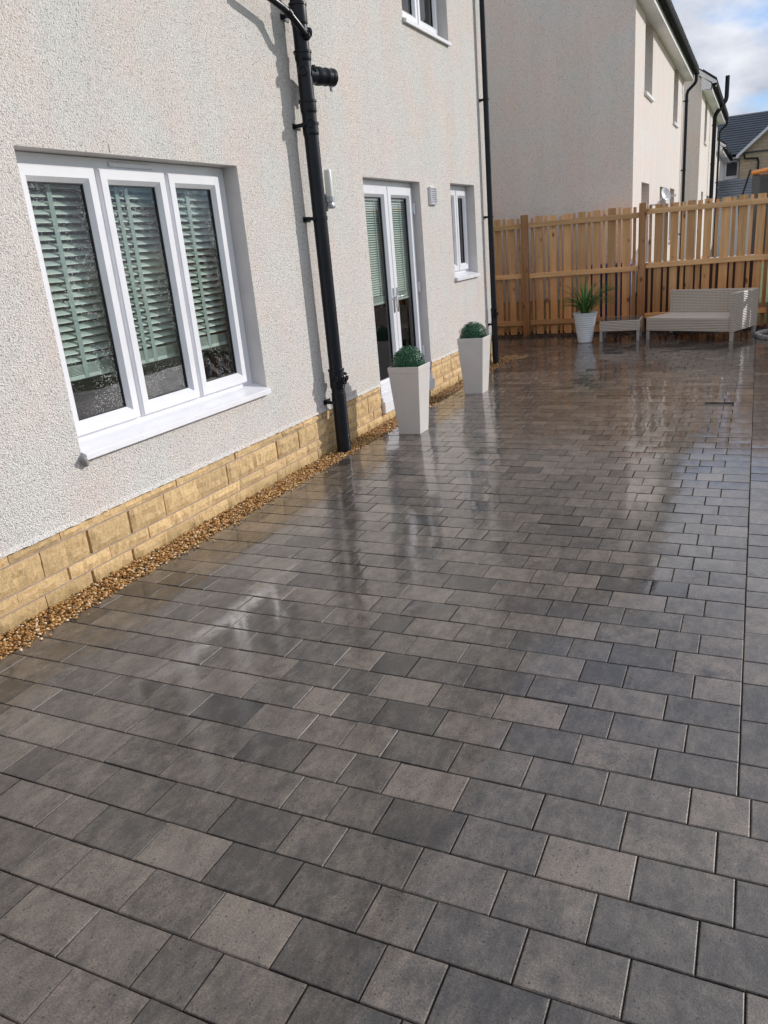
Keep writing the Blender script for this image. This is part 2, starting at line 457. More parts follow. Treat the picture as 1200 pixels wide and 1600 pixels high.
def mat_paver():
    m, t, b = newmat('wet charcoal block paving')
    nd = t.nodes.new; ln = t.links.new
    g = nd('ShaderNodeNewGeometry')
    at = nd('ShaderNodeAttribute'); at.attribute_name = 'tone'
    sp = nd('ShaderNodeSeparateColor'); ln(at.outputs['Color'], sp.inputs[0])
    # own texture offset for each block
    off = nd('ShaderNodeMath'); off.operation = 'MULTIPLY'; off.inputs[1].default_value = 40.0; ln(sp.outputs[2], off.inputs[0])
    n = nd('ShaderNodeTexNoise'); n.noise_dimensions = '4D'; n.inputs['Scale'].default_value = 11.0; n.inputs['Detail'].default_value = 12; n.inputs['Roughness'].default_value = 0.82
    mp_ = nd('ShaderNodeMapping'); mp_.inputs['Scale'].default_value = (1.5, 0.8, 1.0)
    ln(g.outputs['Position'], mp_.inputs[0]); ln(mp_.outputs[0], n.inputs['Vector']); ln(off.outputs[0], n.inputs['W'])
    # block base tone from grey to warm brown
    r = nd('ShaderNodeValToRGB'); e = r.color_ramp.elements
    e[0].position = 0.0; e[0].color = (0.042, 0.037, 0.034, 1)
    e[1].position = 1.0; e[1].color = (0.190, 0.154, 0.128, 1)
    k = e.new(0.35); k.color = (0.090, 0.077, 0.068, 1)
    k = e.new(0.7); k.color = (0.145, 0.121, 0.102, 1)
    f = nd('ShaderNodeMath'); f.operation = 'MULTIPLY_ADD'; f.inputs[1].default_value = 3.4; f.inputs[2].default_value = -1.7
    ln(n.outputs['Fac'], f.inputs[0])
    f2 = nd('ShaderNodeMath'); f2.operation = 'ADD'; f2.use_clamp = True; ln(f.outputs[0], f2.inputs[0]); ln(sp.outputs[0], f2.inputs[1])
    ln(f2.outputs[0], r.inputs[0])
    # dark blotches
    n2 = nd('ShaderNodeTexNoise'); n2.noise_dimensions = '4D'; n2.inputs['Scale'].default_value = 9.0; n2.inputs['Detail'].default_value = 12; n2.inputs['Roughness'].default_value = 0.84
    off2 = nd('ShaderNodeMath'); off2.operation = 'ADD'; off2.inputs[1].default_value = 17.3; ln(off.outputs[0], off2.inputs[0])
    ln(g.outputs['Position'], n2.inputs['Vector']); ln(off2.outputs[0], n2.inputs['W'])
    mr = nd('ShaderNodeMapRange'); mr.inputs['From Min'].default_value = 0.47; mr.inputs['From Max'].default_value = 0.62; mr.inputs['To Min'].default_value = 0.0; mr.inputs['To Max'].default_value = 0.90
    ln(n2.outputs['Fac'], mr.inputs['Value'])
    mm = nd('ShaderNodeMath'); mm.operation = 'MULTIPLY'; ln(mr.outputs[0], mm.inputs[0]); ln(sp.outputs[1], mm.inputs[1])
    mx_ = nd('ShaderNodeMix'); mx_.data_type = 'RGBA'; ln(mm.outputs[0], mx_.inputs['Factor']); ln(r.outputs[0], mx_.inputs['A']); mx_.inputs['B'].default_value = (0.022, 0.020, 0.020, 1)
    # fine speckle of the concrete
    n3 = nd('ShaderNodeTexNoise'); n3.inputs['Scale'].default_value = 190; n3.inputs['Detail'].default_value = 3
    ln(g.outputs['Position'], n3.inputs['Vector'])
    mr3 = nd('ShaderNodeMapRange'); mr3.inputs['From Min'].default_value = 0.3; mr3.inputs['From Max'].default_value = 0.7; mr3.inputs['To Min'].default_value = 0.66; mr3.inputs['To Max'].default_value = 1.34
    ln(n3.outputs['Fac'], mr3.inputs['Value'])
    # small black pinholes
    v = nd('ShaderNodeTexVoronoi'); v.inputs['Scale'].default_value = 85; ln(g.outputs['Position'], v.inputs['Vector'])
    vs_ = nd('ShaderNodeSeparateColor'); ln(v.outputs['Color'], vs_.inputs[0])
    th = nd('ShaderNodeMapRange'); th.inputs['From Min'].default_value = 0.58; th.inputs['From Max'].default_value = 1.0; th.inputs['To Min'].default_value = 0.0; th.inputs['To Max'].default_value = 0.30
    ln(vs_.outputs[0], th.inputs['Value'])
    ls = nd('ShaderNodeMath'); ls.operation = 'LESS_THAN'; ln(v.outputs['Distance'], ls.inputs[0]); ln(th.outputs[0], ls.inputs[1])
    hm = nd('ShaderNodeMath'); hm.operation = 'MULTIPLY_ADD'; hm.inputs[1].default_value = -0.72; hm.inputs[2].default_value = 1.0; ln(ls.outputs[0], hm.inputs[0])
    pm = nd('ShaderNodeMath'); pm.operation = 'MULTIPLY'; ln(mr3.outputs[0], pm.inputs[0]); ln(hm.outputs[0], pm.inputs[1])
    sc = nd('ShaderNodeVectorMath'); sc.operation = 'SCALE'; ln(mx_.outputs['Result'], sc.inputs[0]); ln(pm.outputs[0], sc.inputs['Scale'])
    ln(sc.outputs[0], b.inputs['Base Color'])
    # how wet: standing film grows away from the near blocks, broken up by noise
    w1 = nd('ShaderNodeTexNoise'); w1.inputs['Scale'].default_value = 1.6; w1.inputs['Detail'].default_value = 5; w1.inputs['Roughness'].default_value = 0.6
    ln(g.outputs['Position'], w1.inputs['Vector'])
    ps = nd('ShaderNodeSeparateXYZ'); ln(g.outputs['Position'], ps.inputs[0])
    wy = nd('ShaderNodeMapRange'); wy.inputs['From Min'].default_value = 1.5; wy.inputs['From Max'].default_value = 5.0; wy.inputs['To Min'].default_value = -0.42; wy.inputs['To Max'].default_value = 0.32
    ln(ps.outputs['Y'], wy.inputs['Value'])
    wa = nd('ShaderNodeMath'); wa.operation = 'ADD'; ln(w1.outputs['Fac'], wa.inputs[0]); ln(wy.outputs[0], wa.inputs[1])
    wr = nd('ShaderNodeMapRange'); wr.interpolation_type = 'SMOOTHSTEP'; wr.inputs['From Min'].default_value = 0.25; wr.inputs['From Max'].default_value = 0.62
    ln(wa.outputs[0], wr.inputs['Value'])
    ro = nd('ShaderNodeMapRange'); ro.inputs['To Min'].default_value = 0.52; ro.inputs['To Max'].default_value = 0.38; ln(wr.outputs[0], ro.inputs['Value'])
    roe = nd('ShaderNodeMapRange'); roe.inputs['To Min'].default_value = 0.46; ln(at.outputs['Alpha'], roe.inputs['Value']); ln(ro.outputs[0], roe.inputs['To Max'])
    ln(roe.outputs[0], b.inputs['Roughness'])
    sl_ = nd('ShaderNodeMapRange'); sl_.inputs['To Min'].default_value = 0.55; sl_.inputs['To Max'].default_value = 0.15; ln(wr.outputs[0], sl_.inputs['Value'])
    ln(sl_.outputs[0], b.inputs['Specular IOR Level'])
    cw = nd('ShaderNodeMapRange'); cw.inputs['To Min'].default_value = 0.55; cw.inputs['To Max'].default_value = 1.0; ln(wr.outputs[0], cw.inputs['Value'])
    cwe = nd('ShaderNodeMath'); cwe.operation = 'MULTIPLY'; ln(cw.outputs[0], cwe.inputs[0]); ln(at.outputs['Alpha'], cwe.inputs[1])
    ln(cwe.outputs[0], b.inputs['Coat Weight'])
    b.inputs['Coat IOR'].default_value = 1.68
    crr = nd('ShaderNodeMapRange'); crr.inputs['From Min'].default_value = 0.35; crr.inputs['From Max'].default_value = 0.7; crr.inputs['To Min'].default_value = 0.15; crr.inputs['To Max'].default_value = 0.03
    ln(w1.outputs['Fac'], crr.inputs['Value']); ln(crr.outputs[0], b.inputs['Coat Roughness'])
    # relief of the block, and a much smoother one for the film
    bp = nd('ShaderNodeBump'); bp.inputs['Distance'].default_value = 0.0012; bp.inputs['Strength'].default_value = 1.0
    ln(n3.outputs['Fac'], bp.inputs['Height']); ln(bp.outputs[0], b.inputs['Normal'])
    n4 = nd('ShaderNodeTexNoise'); n4.inputs['Scale'].default_value = 28; n4.inputs['Detail'].default_value = 3
    ln(g.outputs['Position'], n4.inputs['Vector'])
    bp2 = nd('ShaderNodeBump'); bp2.inputs['Distance'].default_value = 0.00035; bp2.inputs['Strength'].default_value = 1.0
    dry = nd('ShaderNodeMapRange'); dry.inputs['To Min'].default_value = 0.30; dry.inputs['To Max'].default_value = 0.02; ln(wr.outputs[0], dry.inputs['Value'])
    hh = nd('ShaderNodeMath'); hh.operation = 'MULTIPLY_ADD'; ln(n3.outputs['Fac'], hh.inputs[0]); ln(dry.outputs[0], hh.inputs[1]); ln(n4.outputs['Fac'], hh.inputs[2])
    ln(hh.outputs[0], bp2.inputs['Height']); ln(bp2.outputs[0], b.inputs['Coat Normal'])
    return m
M['paver'] = mat_paver()

def mat_wood(name, c0, c1, c2, vert='z'):
    m, t, b = newmat(name)
    nd = t.nodes.new; ln = t.links.new
    tc_ = nd('ShaderNodeNewGeometry'); oi = nd('ShaderNodeObjectInfo')
    mp_ = nd('ShaderNodeMapping')
    mp_.inputs['Scale'].default_value = (26, 26, 1.6) if vert == 'z' else (1.6, 26, 26)
    ln(tc_.outputs['Position'], mp_.inputs[0])
    n = nd('ShaderNodeTexNoise'); n.noise_dimensions = '4D'; n.inputs['Scale'].default_value = 1.0; n.inputs['Detail'].default_value = 5; n.inputs['Distortion'].default_value = 0.6
    wv = nd('ShaderNodeMath'); wv.operation = 'MULTIPLY'; wv.inputs[1].default_value = 50; ln(oi.outputs['Random'], wv.inputs[0])
    ln(mp_.outputs[0], n.inputs['Vector']); ln(wv.outputs[0], n.inputs['W'])
    r = nd('ShaderNodeValToRGB'); e = r.color_ramp.elements
    e[0].position = 0.3; e[0].color = (*c0, 1); e[1].position = 0.7; e[1].color = (*c1, 1)
    ln(n.outputs['Fac'], r.inputs[0])
    # knots
    v = nd('ShaderNodeTexVoronoi'); v.voronoi_dimensions = '4D'; v.inputs['Scale'].default_value = 1.0
    mp2 = nd('ShaderNodeMapping'); mp2.inputs['Scale'].default_value = (9, 9, 5.0) if vert == 'z' else (5, 9, 9)
    ln(tc_.outputs['Position'], mp2.inputs[0]); ln(mp2.outputs[0], v.inputs['Vector']); ln(wv.outputs[0], v.inputs['W'])
    kn = nd('ShaderNodeMapRange'); kn.inputs['From Min'].default_value = 0.14; kn.inputs['From Max'].default_value = 0.26; kn.inputs['To Min'].default_value = 0.85; kn.inputs['To Max'].default_value = 0.0
    ln(v.outputs['Distance'], kn.inputs['Value'])
    mx_ = nd('ShaderNodeMix'); mx_.data_type = 'RGBA'; ln(kn.outputs[0], mx_.inputs['Factor']); ln(r.outputs[0], mx_.inputs['A']); mx_.inputs['B'].default_value = (*c2, 1)
    # per-board tone
    pt = nd('ShaderNodeMapRange'); pt.inputs['To Min'].default_value = 0.72; pt.inputs['To Max'].default_value = 1.2; ln(oi.outputs['Random'], pt.inputs['Value'])
    # damp reddish staining in the lower half, irregular
    ps = nd('ShaderNodeSeparateXYZ'); ln(tc_.outputs['Position'], ps.inputs[0])
    n3 = nd('ShaderNodeTexNoise'); n3.inputs['Scale'].default_value = 1.6; n3.inputs['Detail'].default_value = 5; ln(tc_.outputs['Position'], n3.inputs['Vector'])
    a = nd('ShaderNodeMath'); a.operation = 'MULTIPLY_ADD'; a.inputs[1].default_value = -0.8; ln(ps.outputs['Z'], a.inputs[0]); ln(n3.outputs['Fac'], a.inputs[2])
    dm = nd('ShaderNodeMapRange'); dm.inputs['From Min'].default_value = -0.5; dm.inputs['From Max'].default_value = 0.25; dm.inputs['To Max'].default_value = 0.72; ln(a.outputs[0], dm.inputs['Value'])
    mx2 = nd('ShaderNodeMix'); mx2.data_type = 'RGBA'; mx2.blend_type = 'MULTIPLY'; ln(dm.outputs[0], mx2.inputs['Factor']); ln(mx_.outputs['Result'], mx2.inputs['A']); mx2.inputs['B'].default_value = (0.80, 0.52, 0.30, 1)
    sc = nd('ShaderNodeVectorMath'); sc.operation = 'SCALE'; ln(mx2.outputs['Result'], sc.inputs[0]); ln(pt.outputs[0], sc.inputs['Scale'])
    ln(sc.outputs[0], b.inputs['Base Color'])
    b.inputs['Roughness'].default_value = 0.7
    bp = nd('ShaderNodeBump'); bp.inputs['Distance'].default_value = 0.0015; bp.inputs['Strength'].default_value = 1.0
    ln(n.outputs['Fac'], bp.inputs['Height']); ln(bp.outputs[0], b.inputs['Normal'])
    return m
M['board'] = mat_wood('treated pine board', (0.55, 0.305, 0.125), (0.78, 0.475, 0.235), (0.13, 0.05, 0.02))
M['rail'] = mat_wood('treated pine rail', (0.58, 0.345, 0.155), (0.80, 0.51, 0.265), (0.16, 0.06, 0.02), 'x')
M['post'] = mat_wood('darker pine post', (0.30, 0.15, 0.06), (0.46, 0.25, 0.115), (0.10, 0.04, 0.015))

def mat_wicker():
    m, t, b = newmat('grey woven rattan')
    nd = t.nodes.new; ln = t.links.new
    tc_ = nd('ShaderNodeTexCoord')
    def wave(axis, scale, ph):
        s = nd('ShaderNodeSeparateXYZ'); ln(tc_.outputs['Object'], s.inputs[0])
        a = nd('ShaderNodeMath'); a.operation = 'MULTIPLY'; a.inputs[1].default_value = scale; ln(s.outputs[axis], a.inputs[0])
        c = nd('ShaderNodeMath'); c.operation = 'SINE'; ln(a.outputs[0], c.inputs[0])
        return c
    z = wave('Z', 2 * math.pi / 0.022, 0)
    x = wave('X', 2 * math.pi / 0.06, 0)
    y = wave('Y', 2 * math.pi / 0.06, 0)
    xy = nd('ShaderNodeMath'); xy.operation = 'MULTIPLY'; ln(x.outputs[0], xy.inputs[0]); ln(y.outputs[0], xy.inputs[1])
    h = nd('ShaderNodeMath'); h.operation = 'MULTIPLY_ADD'; h.inputs[1].default_value = 0.18; ln(xy.outputs[0], h.inputs[0]); ln(z.outputs[0], h.inputs[2])
    n = nd('ShaderNodeTexNoise'); n.inputs['Scale'].default_value = 30; n.inputs['Detail'].default_value = 4; ln(tc_.outputs['Object'], n.inputs['Vector'])
    h2 = nd('ShaderNodeMath'); h2.operation = 'ADD'; ln(h.outputs[0], h2.inputs[0]); ln(n.outputs['Fac'], h2.inputs[1])
    r = nd('ShaderNodeValToRGB'); e = r.color_ramp.elements
    e[0].position = 0.0; e[0].color = (0.36, 0.305, 0.255, 1); e[1].position = 1.0; e[1].color = (0.64, 0.56, 0.48, 1)
    mr = nd('ShaderNodeMapRange'); mr.inputs['From Min'].default_value = -1.0; mr.inputs['From Max'].default_value = 1.8; ln(h2.outputs[0], mr.inputs['Value'])
    ln(mr.outputs[0], r.inputs[0]); ln(r.outputs[0], b.inputs['Base Color'])
    bp = nd('ShaderNodeBump'); bp.inputs['Distance'].default_value = 0.003; bp.inputs['Strength'].default_value = 1.0
    ln(h.outputs[0], bp.inputs['Height']); ln(bp.outputs[0], b.inputs['Normal'])
    b.inputs['Roughness'].default_value = 0.55
    return m
M['wicker'] = mat_wicker()
M['furn_leg'] = simple('grey powder coated leg', (0.36, 0.34, 0.32), 0.5)

def mat_leaf(name, c0, c1, rough=0.45):
    m, t, b = newmat(name)
    nd = t.nodes.new; ln = t.links.new
    at = nd('ShaderNodeAttribute'); at.attribute_name = 'tone'
    r = nd('ShaderNodeMix'); r.data_type = 'RGBA'; r.inputs['A'].default_value = (*c0, 1); r.inputs['B'].default_value = (*c1, 1)
    sp = nd('ShaderNodeSeparateColor'); ln(at.outputs['Color'], sp.inputs[0])
    ln(sp.outputs[0], r.inputs['Factor']); ln(r.outputs['Result'], b.inputs['Base Color'])
    b.inputs['Roughness'].default_value = rough
    return m
M['boxleaf'] = mat_leaf('box ball leaf', (0.012, 0.075, 0.032), (0.05, 0.20, 0.10))
M['blade'] = mat_leaf('strappy green leaf', (0.03, 0.10, 0.02), (0.12, 0.26, 0.07))

def mat_pebble():
    m, t, b = newmat('wet golden gravel')
    nd = t.nodes.new; ln = t.links.new
    at = nd('ShaderNodeAttribute'); at.attribute_name = 'tone'
    sp = nd('ShaderNodeSeparateColor'); ln(at.outputs['Color'], sp.inputs[0])
    r = nd('ShaderNodeValToRGB'); e = r.color_ramp.elements
    e[0].position = 0.0; e[0].color = (0.16, 0.06, 0.015, 1); e[1].position = 1.0; e[1].color = (0.78, 0.66, 0.48, 1)
    k = e.new(0.3); k.color = (0.40, 0.19, 0.05, 1); k = e.new(0.7); k.color = (0.62, 0.38, 0.14, 1)
    ln(sp.outputs[0], r.inputs[0]); ln(r.outputs[0], b.inputs['Base Color'])
    b.inputs['Roughness'].default_value = 0.3
    return m
M['pebble'] = mat_pebble()

def mat_grass():
    m, t, b = newmat('garden lawn')
    nd = t.nodes.new; ln = t.links.new
    g = nd('ShaderNodeNewGeometry')
    n = nd('ShaderNodeTexNoise'); n.inputs['Scale'].default_value = 3; n.inputs['Detail'].default_value = 10; n.inputs['Roughness'].default_value = 0.7
    ln(g.outputs['Position'], n.inputs['Vector'])
    r = nd('ShaderNodeValToRGB'); e = r.color_ramp.elements
    e[0].position = 0.3; e[0].color = (0.075, 0.105, 0.03, 1); e[1].position = 0.7; e[1].color = (0.19, 0.24, 0.075, 1)
    ln(n.outputs['Fac'], r.inputs[0]); ln(r.outputs[0], b.inputs['Base Color'])
    bp = nd('ShaderNodeBump'); bp.inputs['Distance'].default_value = 0.03
    n2 = nd('ShaderNodeTexNoise'); n2.inputs['Scale'].default_value = 60; n2.inputs['Detail'].default_value = 4; ln(g.outputs['Position'], n2.inputs['Vector'])
    ln(n2.outputs['Fac'], bp.inputs['Height']); ln(bp.outputs[0], b.inputs['Normal'])
    b.inputs['Roughness'].default_value = 0.8
    return m
M['grass'] = mat_grass()
def mat_buffbrick():
    m, t, b = newmat('far buff brick')
    nd = t.nodes.new; ln = t.links.new
    g = nd('ShaderNodeNewGeometry')
    mp_ = nd('ShaderNodeMapping'); mp_.inputs['Rotation'].default_value = (rad(90), 0, 0)
    ln(g.outputs['Position'], mp_.inputs[0])
    k = nd('ShaderNodeTexBrick'); k.inputs['Scale'].default_value = 1.0
    k.inputs['Brick Width'].default_value = 0.44; k.inputs['Row Height'].default_value = 0.15; k.inputs['Mortar Size'].default_value = 0.012
    k.inputs['Color1'].default_value = (0.60, 0.47, 0.31, 1); k.inputs['Color2'].default_value = (0.50, 0.39, 0.26, 1); k.inputs['Mortar'].default_value = (0.36, 0.30, 0.23, 1)
    ln(mp_.outputs[0], k.inputs['Vector']); ln(k.outputs['Color'], b.inputs['Base Color'])
    b.inputs['Roughness'].default_value = 0.9
    return m
M['buff'] = mat_buffbrick()
def mat_net():
    m = bpy.data.materials.new('dark trampoline net'); m.use_nodes = True
    t = m.node_tree; b = t.nodes['Principled BSDF']
    b.inputs['Base Color'].default_value = (0.05, 0.055, 0.06, 1); b.inputs['Roughness'].default_value = 0.8
    b.inputs['Alpha'].default_value = 0.82
    return m
M['net'] = mat_net()

# ------------------------------------------------------------------ ground and patio
R = random.Random(7)
g = MB()
g.add([(-400, -300, -0.06), (400, -300, -0.06), (400, 900, -0.06), (-400, 900, -0.06)], [(0, 1, 2, 3)])
structure(g.build('lawn_ground', M['grass']))

PIT = 0.163
Y0 = 2.061
XL, XJ = 0.212, 3.236
patio = MB()
patio.box(-2.6, 5.4, -2.5, 12.62, -0.055, -0.012)
patio = structure(patio.build('patio', M['bedding']))

def proj(p):
    d = Vector(p) - CAM
    z = d.dot(fw)
    if z < 0.05: return None
    return (600 + 1200 * d.dot(cx) / z, 800 - 1200 * d.dot(cy) / z)
def paver_geo(mb, x0, x1, y0, y1, rr):
    if x1 - x0 < 0.02 or y1 - y0 < 0.02: return
    h = rr.uniform(-0.0010, 0.0008)
    tx = rr.gauss(0, 0.0055); ty = rr.gauss(0, 0.0060)
    cxm, cym = (x0 + x1) / 2, (y0 + y1) / 2
    z = lambda x, y: h + (x - cxm) * tx + (y - cym) * ty
    b = 0.0032
    j = lambda: rr.uniform(-0.0011, 0.0011)
    o = [(x0 + j(), y0 + j()), (x1 + j(), y0 + j()), (x1 + j(), y1 + j()), (x0 + j(), y1 + j())]
    i = [(x0 + b, y0 + b), (x1 - b, y0 + b), (x1 - b, y1 - b), (x0 + b, y1 - b)]
    m_ = [(x0 + b * .35, y0 + b * .35), (x1 - b * .35, y0 + b * .35), (x1 - b * .35, y1 - b * .35), (x0 + b * .35, y1 - b * .35)]
    cw_ = 0.022
    dome = rr.uniform(0.00015, 0.00040)
    c_ = [(x0 + cw_, y0 + cw_), (x1 - cw_, y0 + cw_), (x1 - cw_, y1 - cw_), (x0 + cw_, y1 - cw_)] if min(x1 - x0, y1 - y0) > 0.06 else None
    vs_ = [(x, y, z(x, y)) for x, y in i] + [(x, y, z(x, y) - 0.0010) for x, y in m_] + [(x, y, z(x, y) - 0.0034) for x, y in o] + [(x, y, -0.02) for x, y in o]
    fs = [(0, 1, 2, 3)]
    for k in range(3):
        for a in range(4):
            c = (a + 1) % 4
            fs.append((k * 4 + 4 + a, k * 4 + 4 + c, k * 4 + c, k * 4 + a))
    tone = min(1, max(0, rr.gauss(0.42, 0.20)))
    col = (tone, rr.random() ** 0.8, rr.random(), 1)
    edge = (tone, col[1], col[2], 0)
    if c_:
        n0 = len(vs_)
        vs_ += [(x, y, z(x, y) + dome) for x, y in c_]
        fs[0] = (n0, n0 + 1, n0 + 2, n0 + 3)
        top = [(a, (a + 1) % 4, n0 + (a + 1) % 4, n0 + a) for a in range(4)]
    else:
        top = []
    mb.add(vs_, [], col)
    o_ = len(mb.v) - len(vs_)
    for f in [fs[0]] + top:
        mb.f.append(tuple(q + o_ for q in f)); mb.c.append(col)
    for f in fs[1:]:
        mb.f.append(tuple(q + o_ for q in f)); mb.c.append(edge)

cells = []
GAP = 0.0032
rr = random.Random(11)
LASTJ = []
def fill_row(xa, xb, ya, yb, seed):
    r2 = random.Random(seed)
    x = xb
    mine = []
    while x > xa + 0.015:
        w = 0.24 if r2.random() < 0.55 else 0.16
        alt = 0.40 - w
        if any(abs(x - w - q) < 0.035 for q in LASTJ) and not any(abs(x - alt - q) < 0.035 for q in LASTJ): w = alt
        mine.append(x - w)
        n = x - w
        if n < xa + 0.05: n = xa
        cells.append((max(n, xa) + GAP / 2, x - GAP / 2, ya + GAP / 2, yb - GAP / 2))
        x = n
    LASTJ[:] = mine
HOUSE_END = 10.45
k = -28
while Y0 + PIT * k < 12.6:
    ya = Y0 + PIT * k; yb = min(ya + PIT, 12.615)
    xa = XL if ya < HOUSE_END + 0.2 else -2.55
    xb = XJ if k >= 0 else 5.3
    # deterministic jitter of the row's joint positions
    fill_row(xa, xb if k >= 0 else xb + R.uniform(-0.08, 0.08), ya, yb, 1000 + k)
    k += 1
for c in range(13):
    x0 = XJ + c * PIT
    y = Y0
    r2 = random.Random(77 + c)
    while y < 12.6 - 0.05:
        ln_ = 0.24 if r2.random() < 0.5 else 0.162
        y1 = min(y + ln_, 12.61)
        cells.append((x0 + GAP / 2, x0 + PIT - GAP / 2, y + GAP / 2, y1 - GAP / 2))
        y = y1
def visible_area(c):
    q = [proj((x, y, 0)) for x, y in ((c[0], c[2]), (c[1], c[2]), (c[1], c[3]), (c[0], c[3]))]
    if any(p is None for p in q): return 0
    mxp = sum(p[0] for p in q) / 4; myp = sum(p[1] for p in q) / 4
    if not (-60 < mxp < 1260 and 0 < myp < 1680): return 0
    a = 0
    for i in range(4):
        x1, y1 = q[i]; x2, y2 = q[(i + 1) % 4]
        a += x1 * y2 - x2 * y1
    return abs(a) / 2
cells.sort(key=lambda c: -visible_area(c))
# two dark inspection covers take the place of blocks
far = MB()
drain_c = [(2.70, 7.50), (1.57, 10.76)]
drain_i = [min(range(len(cells)), key=lambda i: abs((cells[i][0] + cells[i][1]) / 2 - dx) + abs((cells[i][2] + cells[i][3]) / 2 - dy) + (1 if cells[i][1] - cells[i][0] < 0.2 else 0)) for dx, dy in drain_c]
for n_, c in enumerate(cells):
    if n_ in drain_i:
        for dx, dy in drain_c:
            if abs((c[0] + c[1]) / 2 - dx) < 0.14 and abs((c[2] + c[3]) / 2 - dy) < 0.12:
                d = MB(); d.box(c[0], c[1], c[2], c[3], -0.02, -0.004, bev=0.002)
                dr = thing('drain_cover', 'dark slotted drain cover set in the paving near the right border' if dx > 2 else 'dark slotted drain cover set in the paving in front of the side table', 'drain cover', ((c[0] + c[1]) / 2, (c[2] + c[3]) / 2, 0), group='drain covers in the paving')
                d.xf(Matrix.Translation((-(c[0] + c[1]) / 2, -(c[2] + c[3]) / 2, 0)))
                d.build('frame', M['drain'], dr)
                hw = (c[1] - c[0]) / 2
                for q in range(7):
                    s_ = MB(); xq = -hw + 0.018 + q * (2 * hw - 0.036) / 6.0
                    s_.box(xq - 0.006, xq + 0.006, -0.062, 0.062, -0.0042, 0.0005, bev=0.001); s_.build('bar', M['drain'], dr)
        continue
    rb = random.Random(n_ * 13 + 5)
    if n_ < 300:
        mb = MB(); paver_geo(mb, *c, rb)
        if mb.v: mb.build('paver', M['paver'], patio, 10)
    else:
        paver_geo(far, *c, rb)
far.build('paving_blocks', M['paver'], patio, 10, props={'kind': 'stuff'})

# bark strip under the fence and the round planting bed at the right
b_ = MB()
nx, ny = 90, 6
vsb = []; fsb = []
for i in range(nx + 1):
    for j in range(ny + 1):
        x = -2.6 + 8.0 * i / nx; y = 12.60 + 0.72 * j / ny
        vsb.append((x, y, -0.03 + 0.05 * math.sin(math.pi * min(1, j / 3.0) / 2) + 0.03 * noise.noise(Vector((x * 6, y * 9, 0)))))
for i in range(nx):
    for j in range(ny):
        a = i * (ny + 1) + j
        fsb.append((a, a + ny + 1, a + ny + 2, a + 1))
b_.add(vsb, fsb)
bo = b_.build('bark_border', M['bark'], smooth=60); bo['kind'] = 'structure'
# loose bark chips
def chips(name, pts, mat, size, seed, flat=0.45, zoff=0.0):
    rr_ = np.random.RandomState(seed)
    n = len(pts)
    base = np.array([(1, 0, 0), (-1, 0, 0), (0, 1, 0), (0, -1, 0), (0, 0, 1), (0, 0, -1),
                     (.62, .62, .45), (-.62, .62, .45), (.62, -.62, .45), (-.62, -.62, .45)], float)
    tris = [(4, 0, 6), (4, 6, 2), (0, 2, 6), (4, 2, 7), (4, 7, 1), (2, 1, 7), (4, 1, 9), (4, 9, 3), (1, 3, 9), (4, 3, 8), (4, 8, 0), (3, 0, 8),
            (5, 2, 0), (5, 1, 2), (5, 3, 1), (5, 0, 3)]
    V = np.zeros((n, 10, 3)); 
    jit = 1 + rr_.uniform(-0.22, 0.22, (n, 10, 1))
    s = size[0] + (size[1] - size[0]) * rr_.rand(n) ** 1.6
    el = np.stack([np.ones(n), rr_.uniform(0.6, 1.0, n), rr_.uniform(flat * 0.7, flat * 1.3, n)], 1)
    B = base[None] * jit * el[:, None, :] * s[:, None, None]
    ang = rr_.rand(n) * 2 * np.pi; til = rr_.uniform(-0.6, 0.6, n)
    c, s_ = np.cos(til), np.sin(til)
    y = B[..., 1] * c[:, None] - B[..., 2] * s_[:, None]; z = B[..., 1] * s_[:, None] + B[..., 2] * c[:, None]
    x = B[..., 0]
    c, s_ = np.cos(ang), np.sin(ang)
    X = x * c[:, None] - y * s_[:, None]; Yv = x * s_[:, None] + y * c[:, None]
    V[..., 0] = X; V[..., 1] = Yv; V[..., 2] = z
    V += np.array(pts)[:, None, :]
    F = (np.array(tris)[None] + (np.arange(n) * 10)[:, None, None]).reshape(-1, 3)
    me = bpy.data.meshes.new(name)
    me.vertices.add(n * 10); me.vertices.foreach_set('co', V.reshape(-1).astype(np.float32))
    me.loops.add(F.size); me.loops.foreach_set('vertex_index', F.reshape(-1).astype(np.int32))
    me.polygons.add(len(F)); me.polygons.foreach_set('loop_start', np.arange(0, F.size, 3, dtype=np.int32))
    me.polygons.foreach_set('loop_total', np.full(len(F), 3, dtype=np.int32))
    me.polygons.foreach_set('use_smooth', np.ones(len(F), dtype=bool))
    me.update(calc_edges=True)
    at = me.color_attributes.new('tone', 'FLOAT_COLOR', 'CORNER')
    t_ = np.clip(rr_.normal(0.5, 0.24, n), 0, 1)
    cc = np.ones((n, 16 * 3, 4), np.float32); cc[..., 0] = t_[:, None]; cc[..., 1] = rr_.rand(n)[:, None]
    at.data.foreach_set('color', cc.ravel())
    me.materials.append(mat)
    o = bpy.data.objects.new(name, me); COL.objects.link(o); o['kind'] = 'stuff'
    return o
rs = np.random.RandomState(3)
pts = [(rs.uniform(-2.5, 5.2), rs.uniform(12.56, 13.2), rs.uniform(0.0, 0.035)) for _ in range(2600)]
chips('bark_chips', pts, M['bark'], (0.010, 0.030), 4, 0.35)

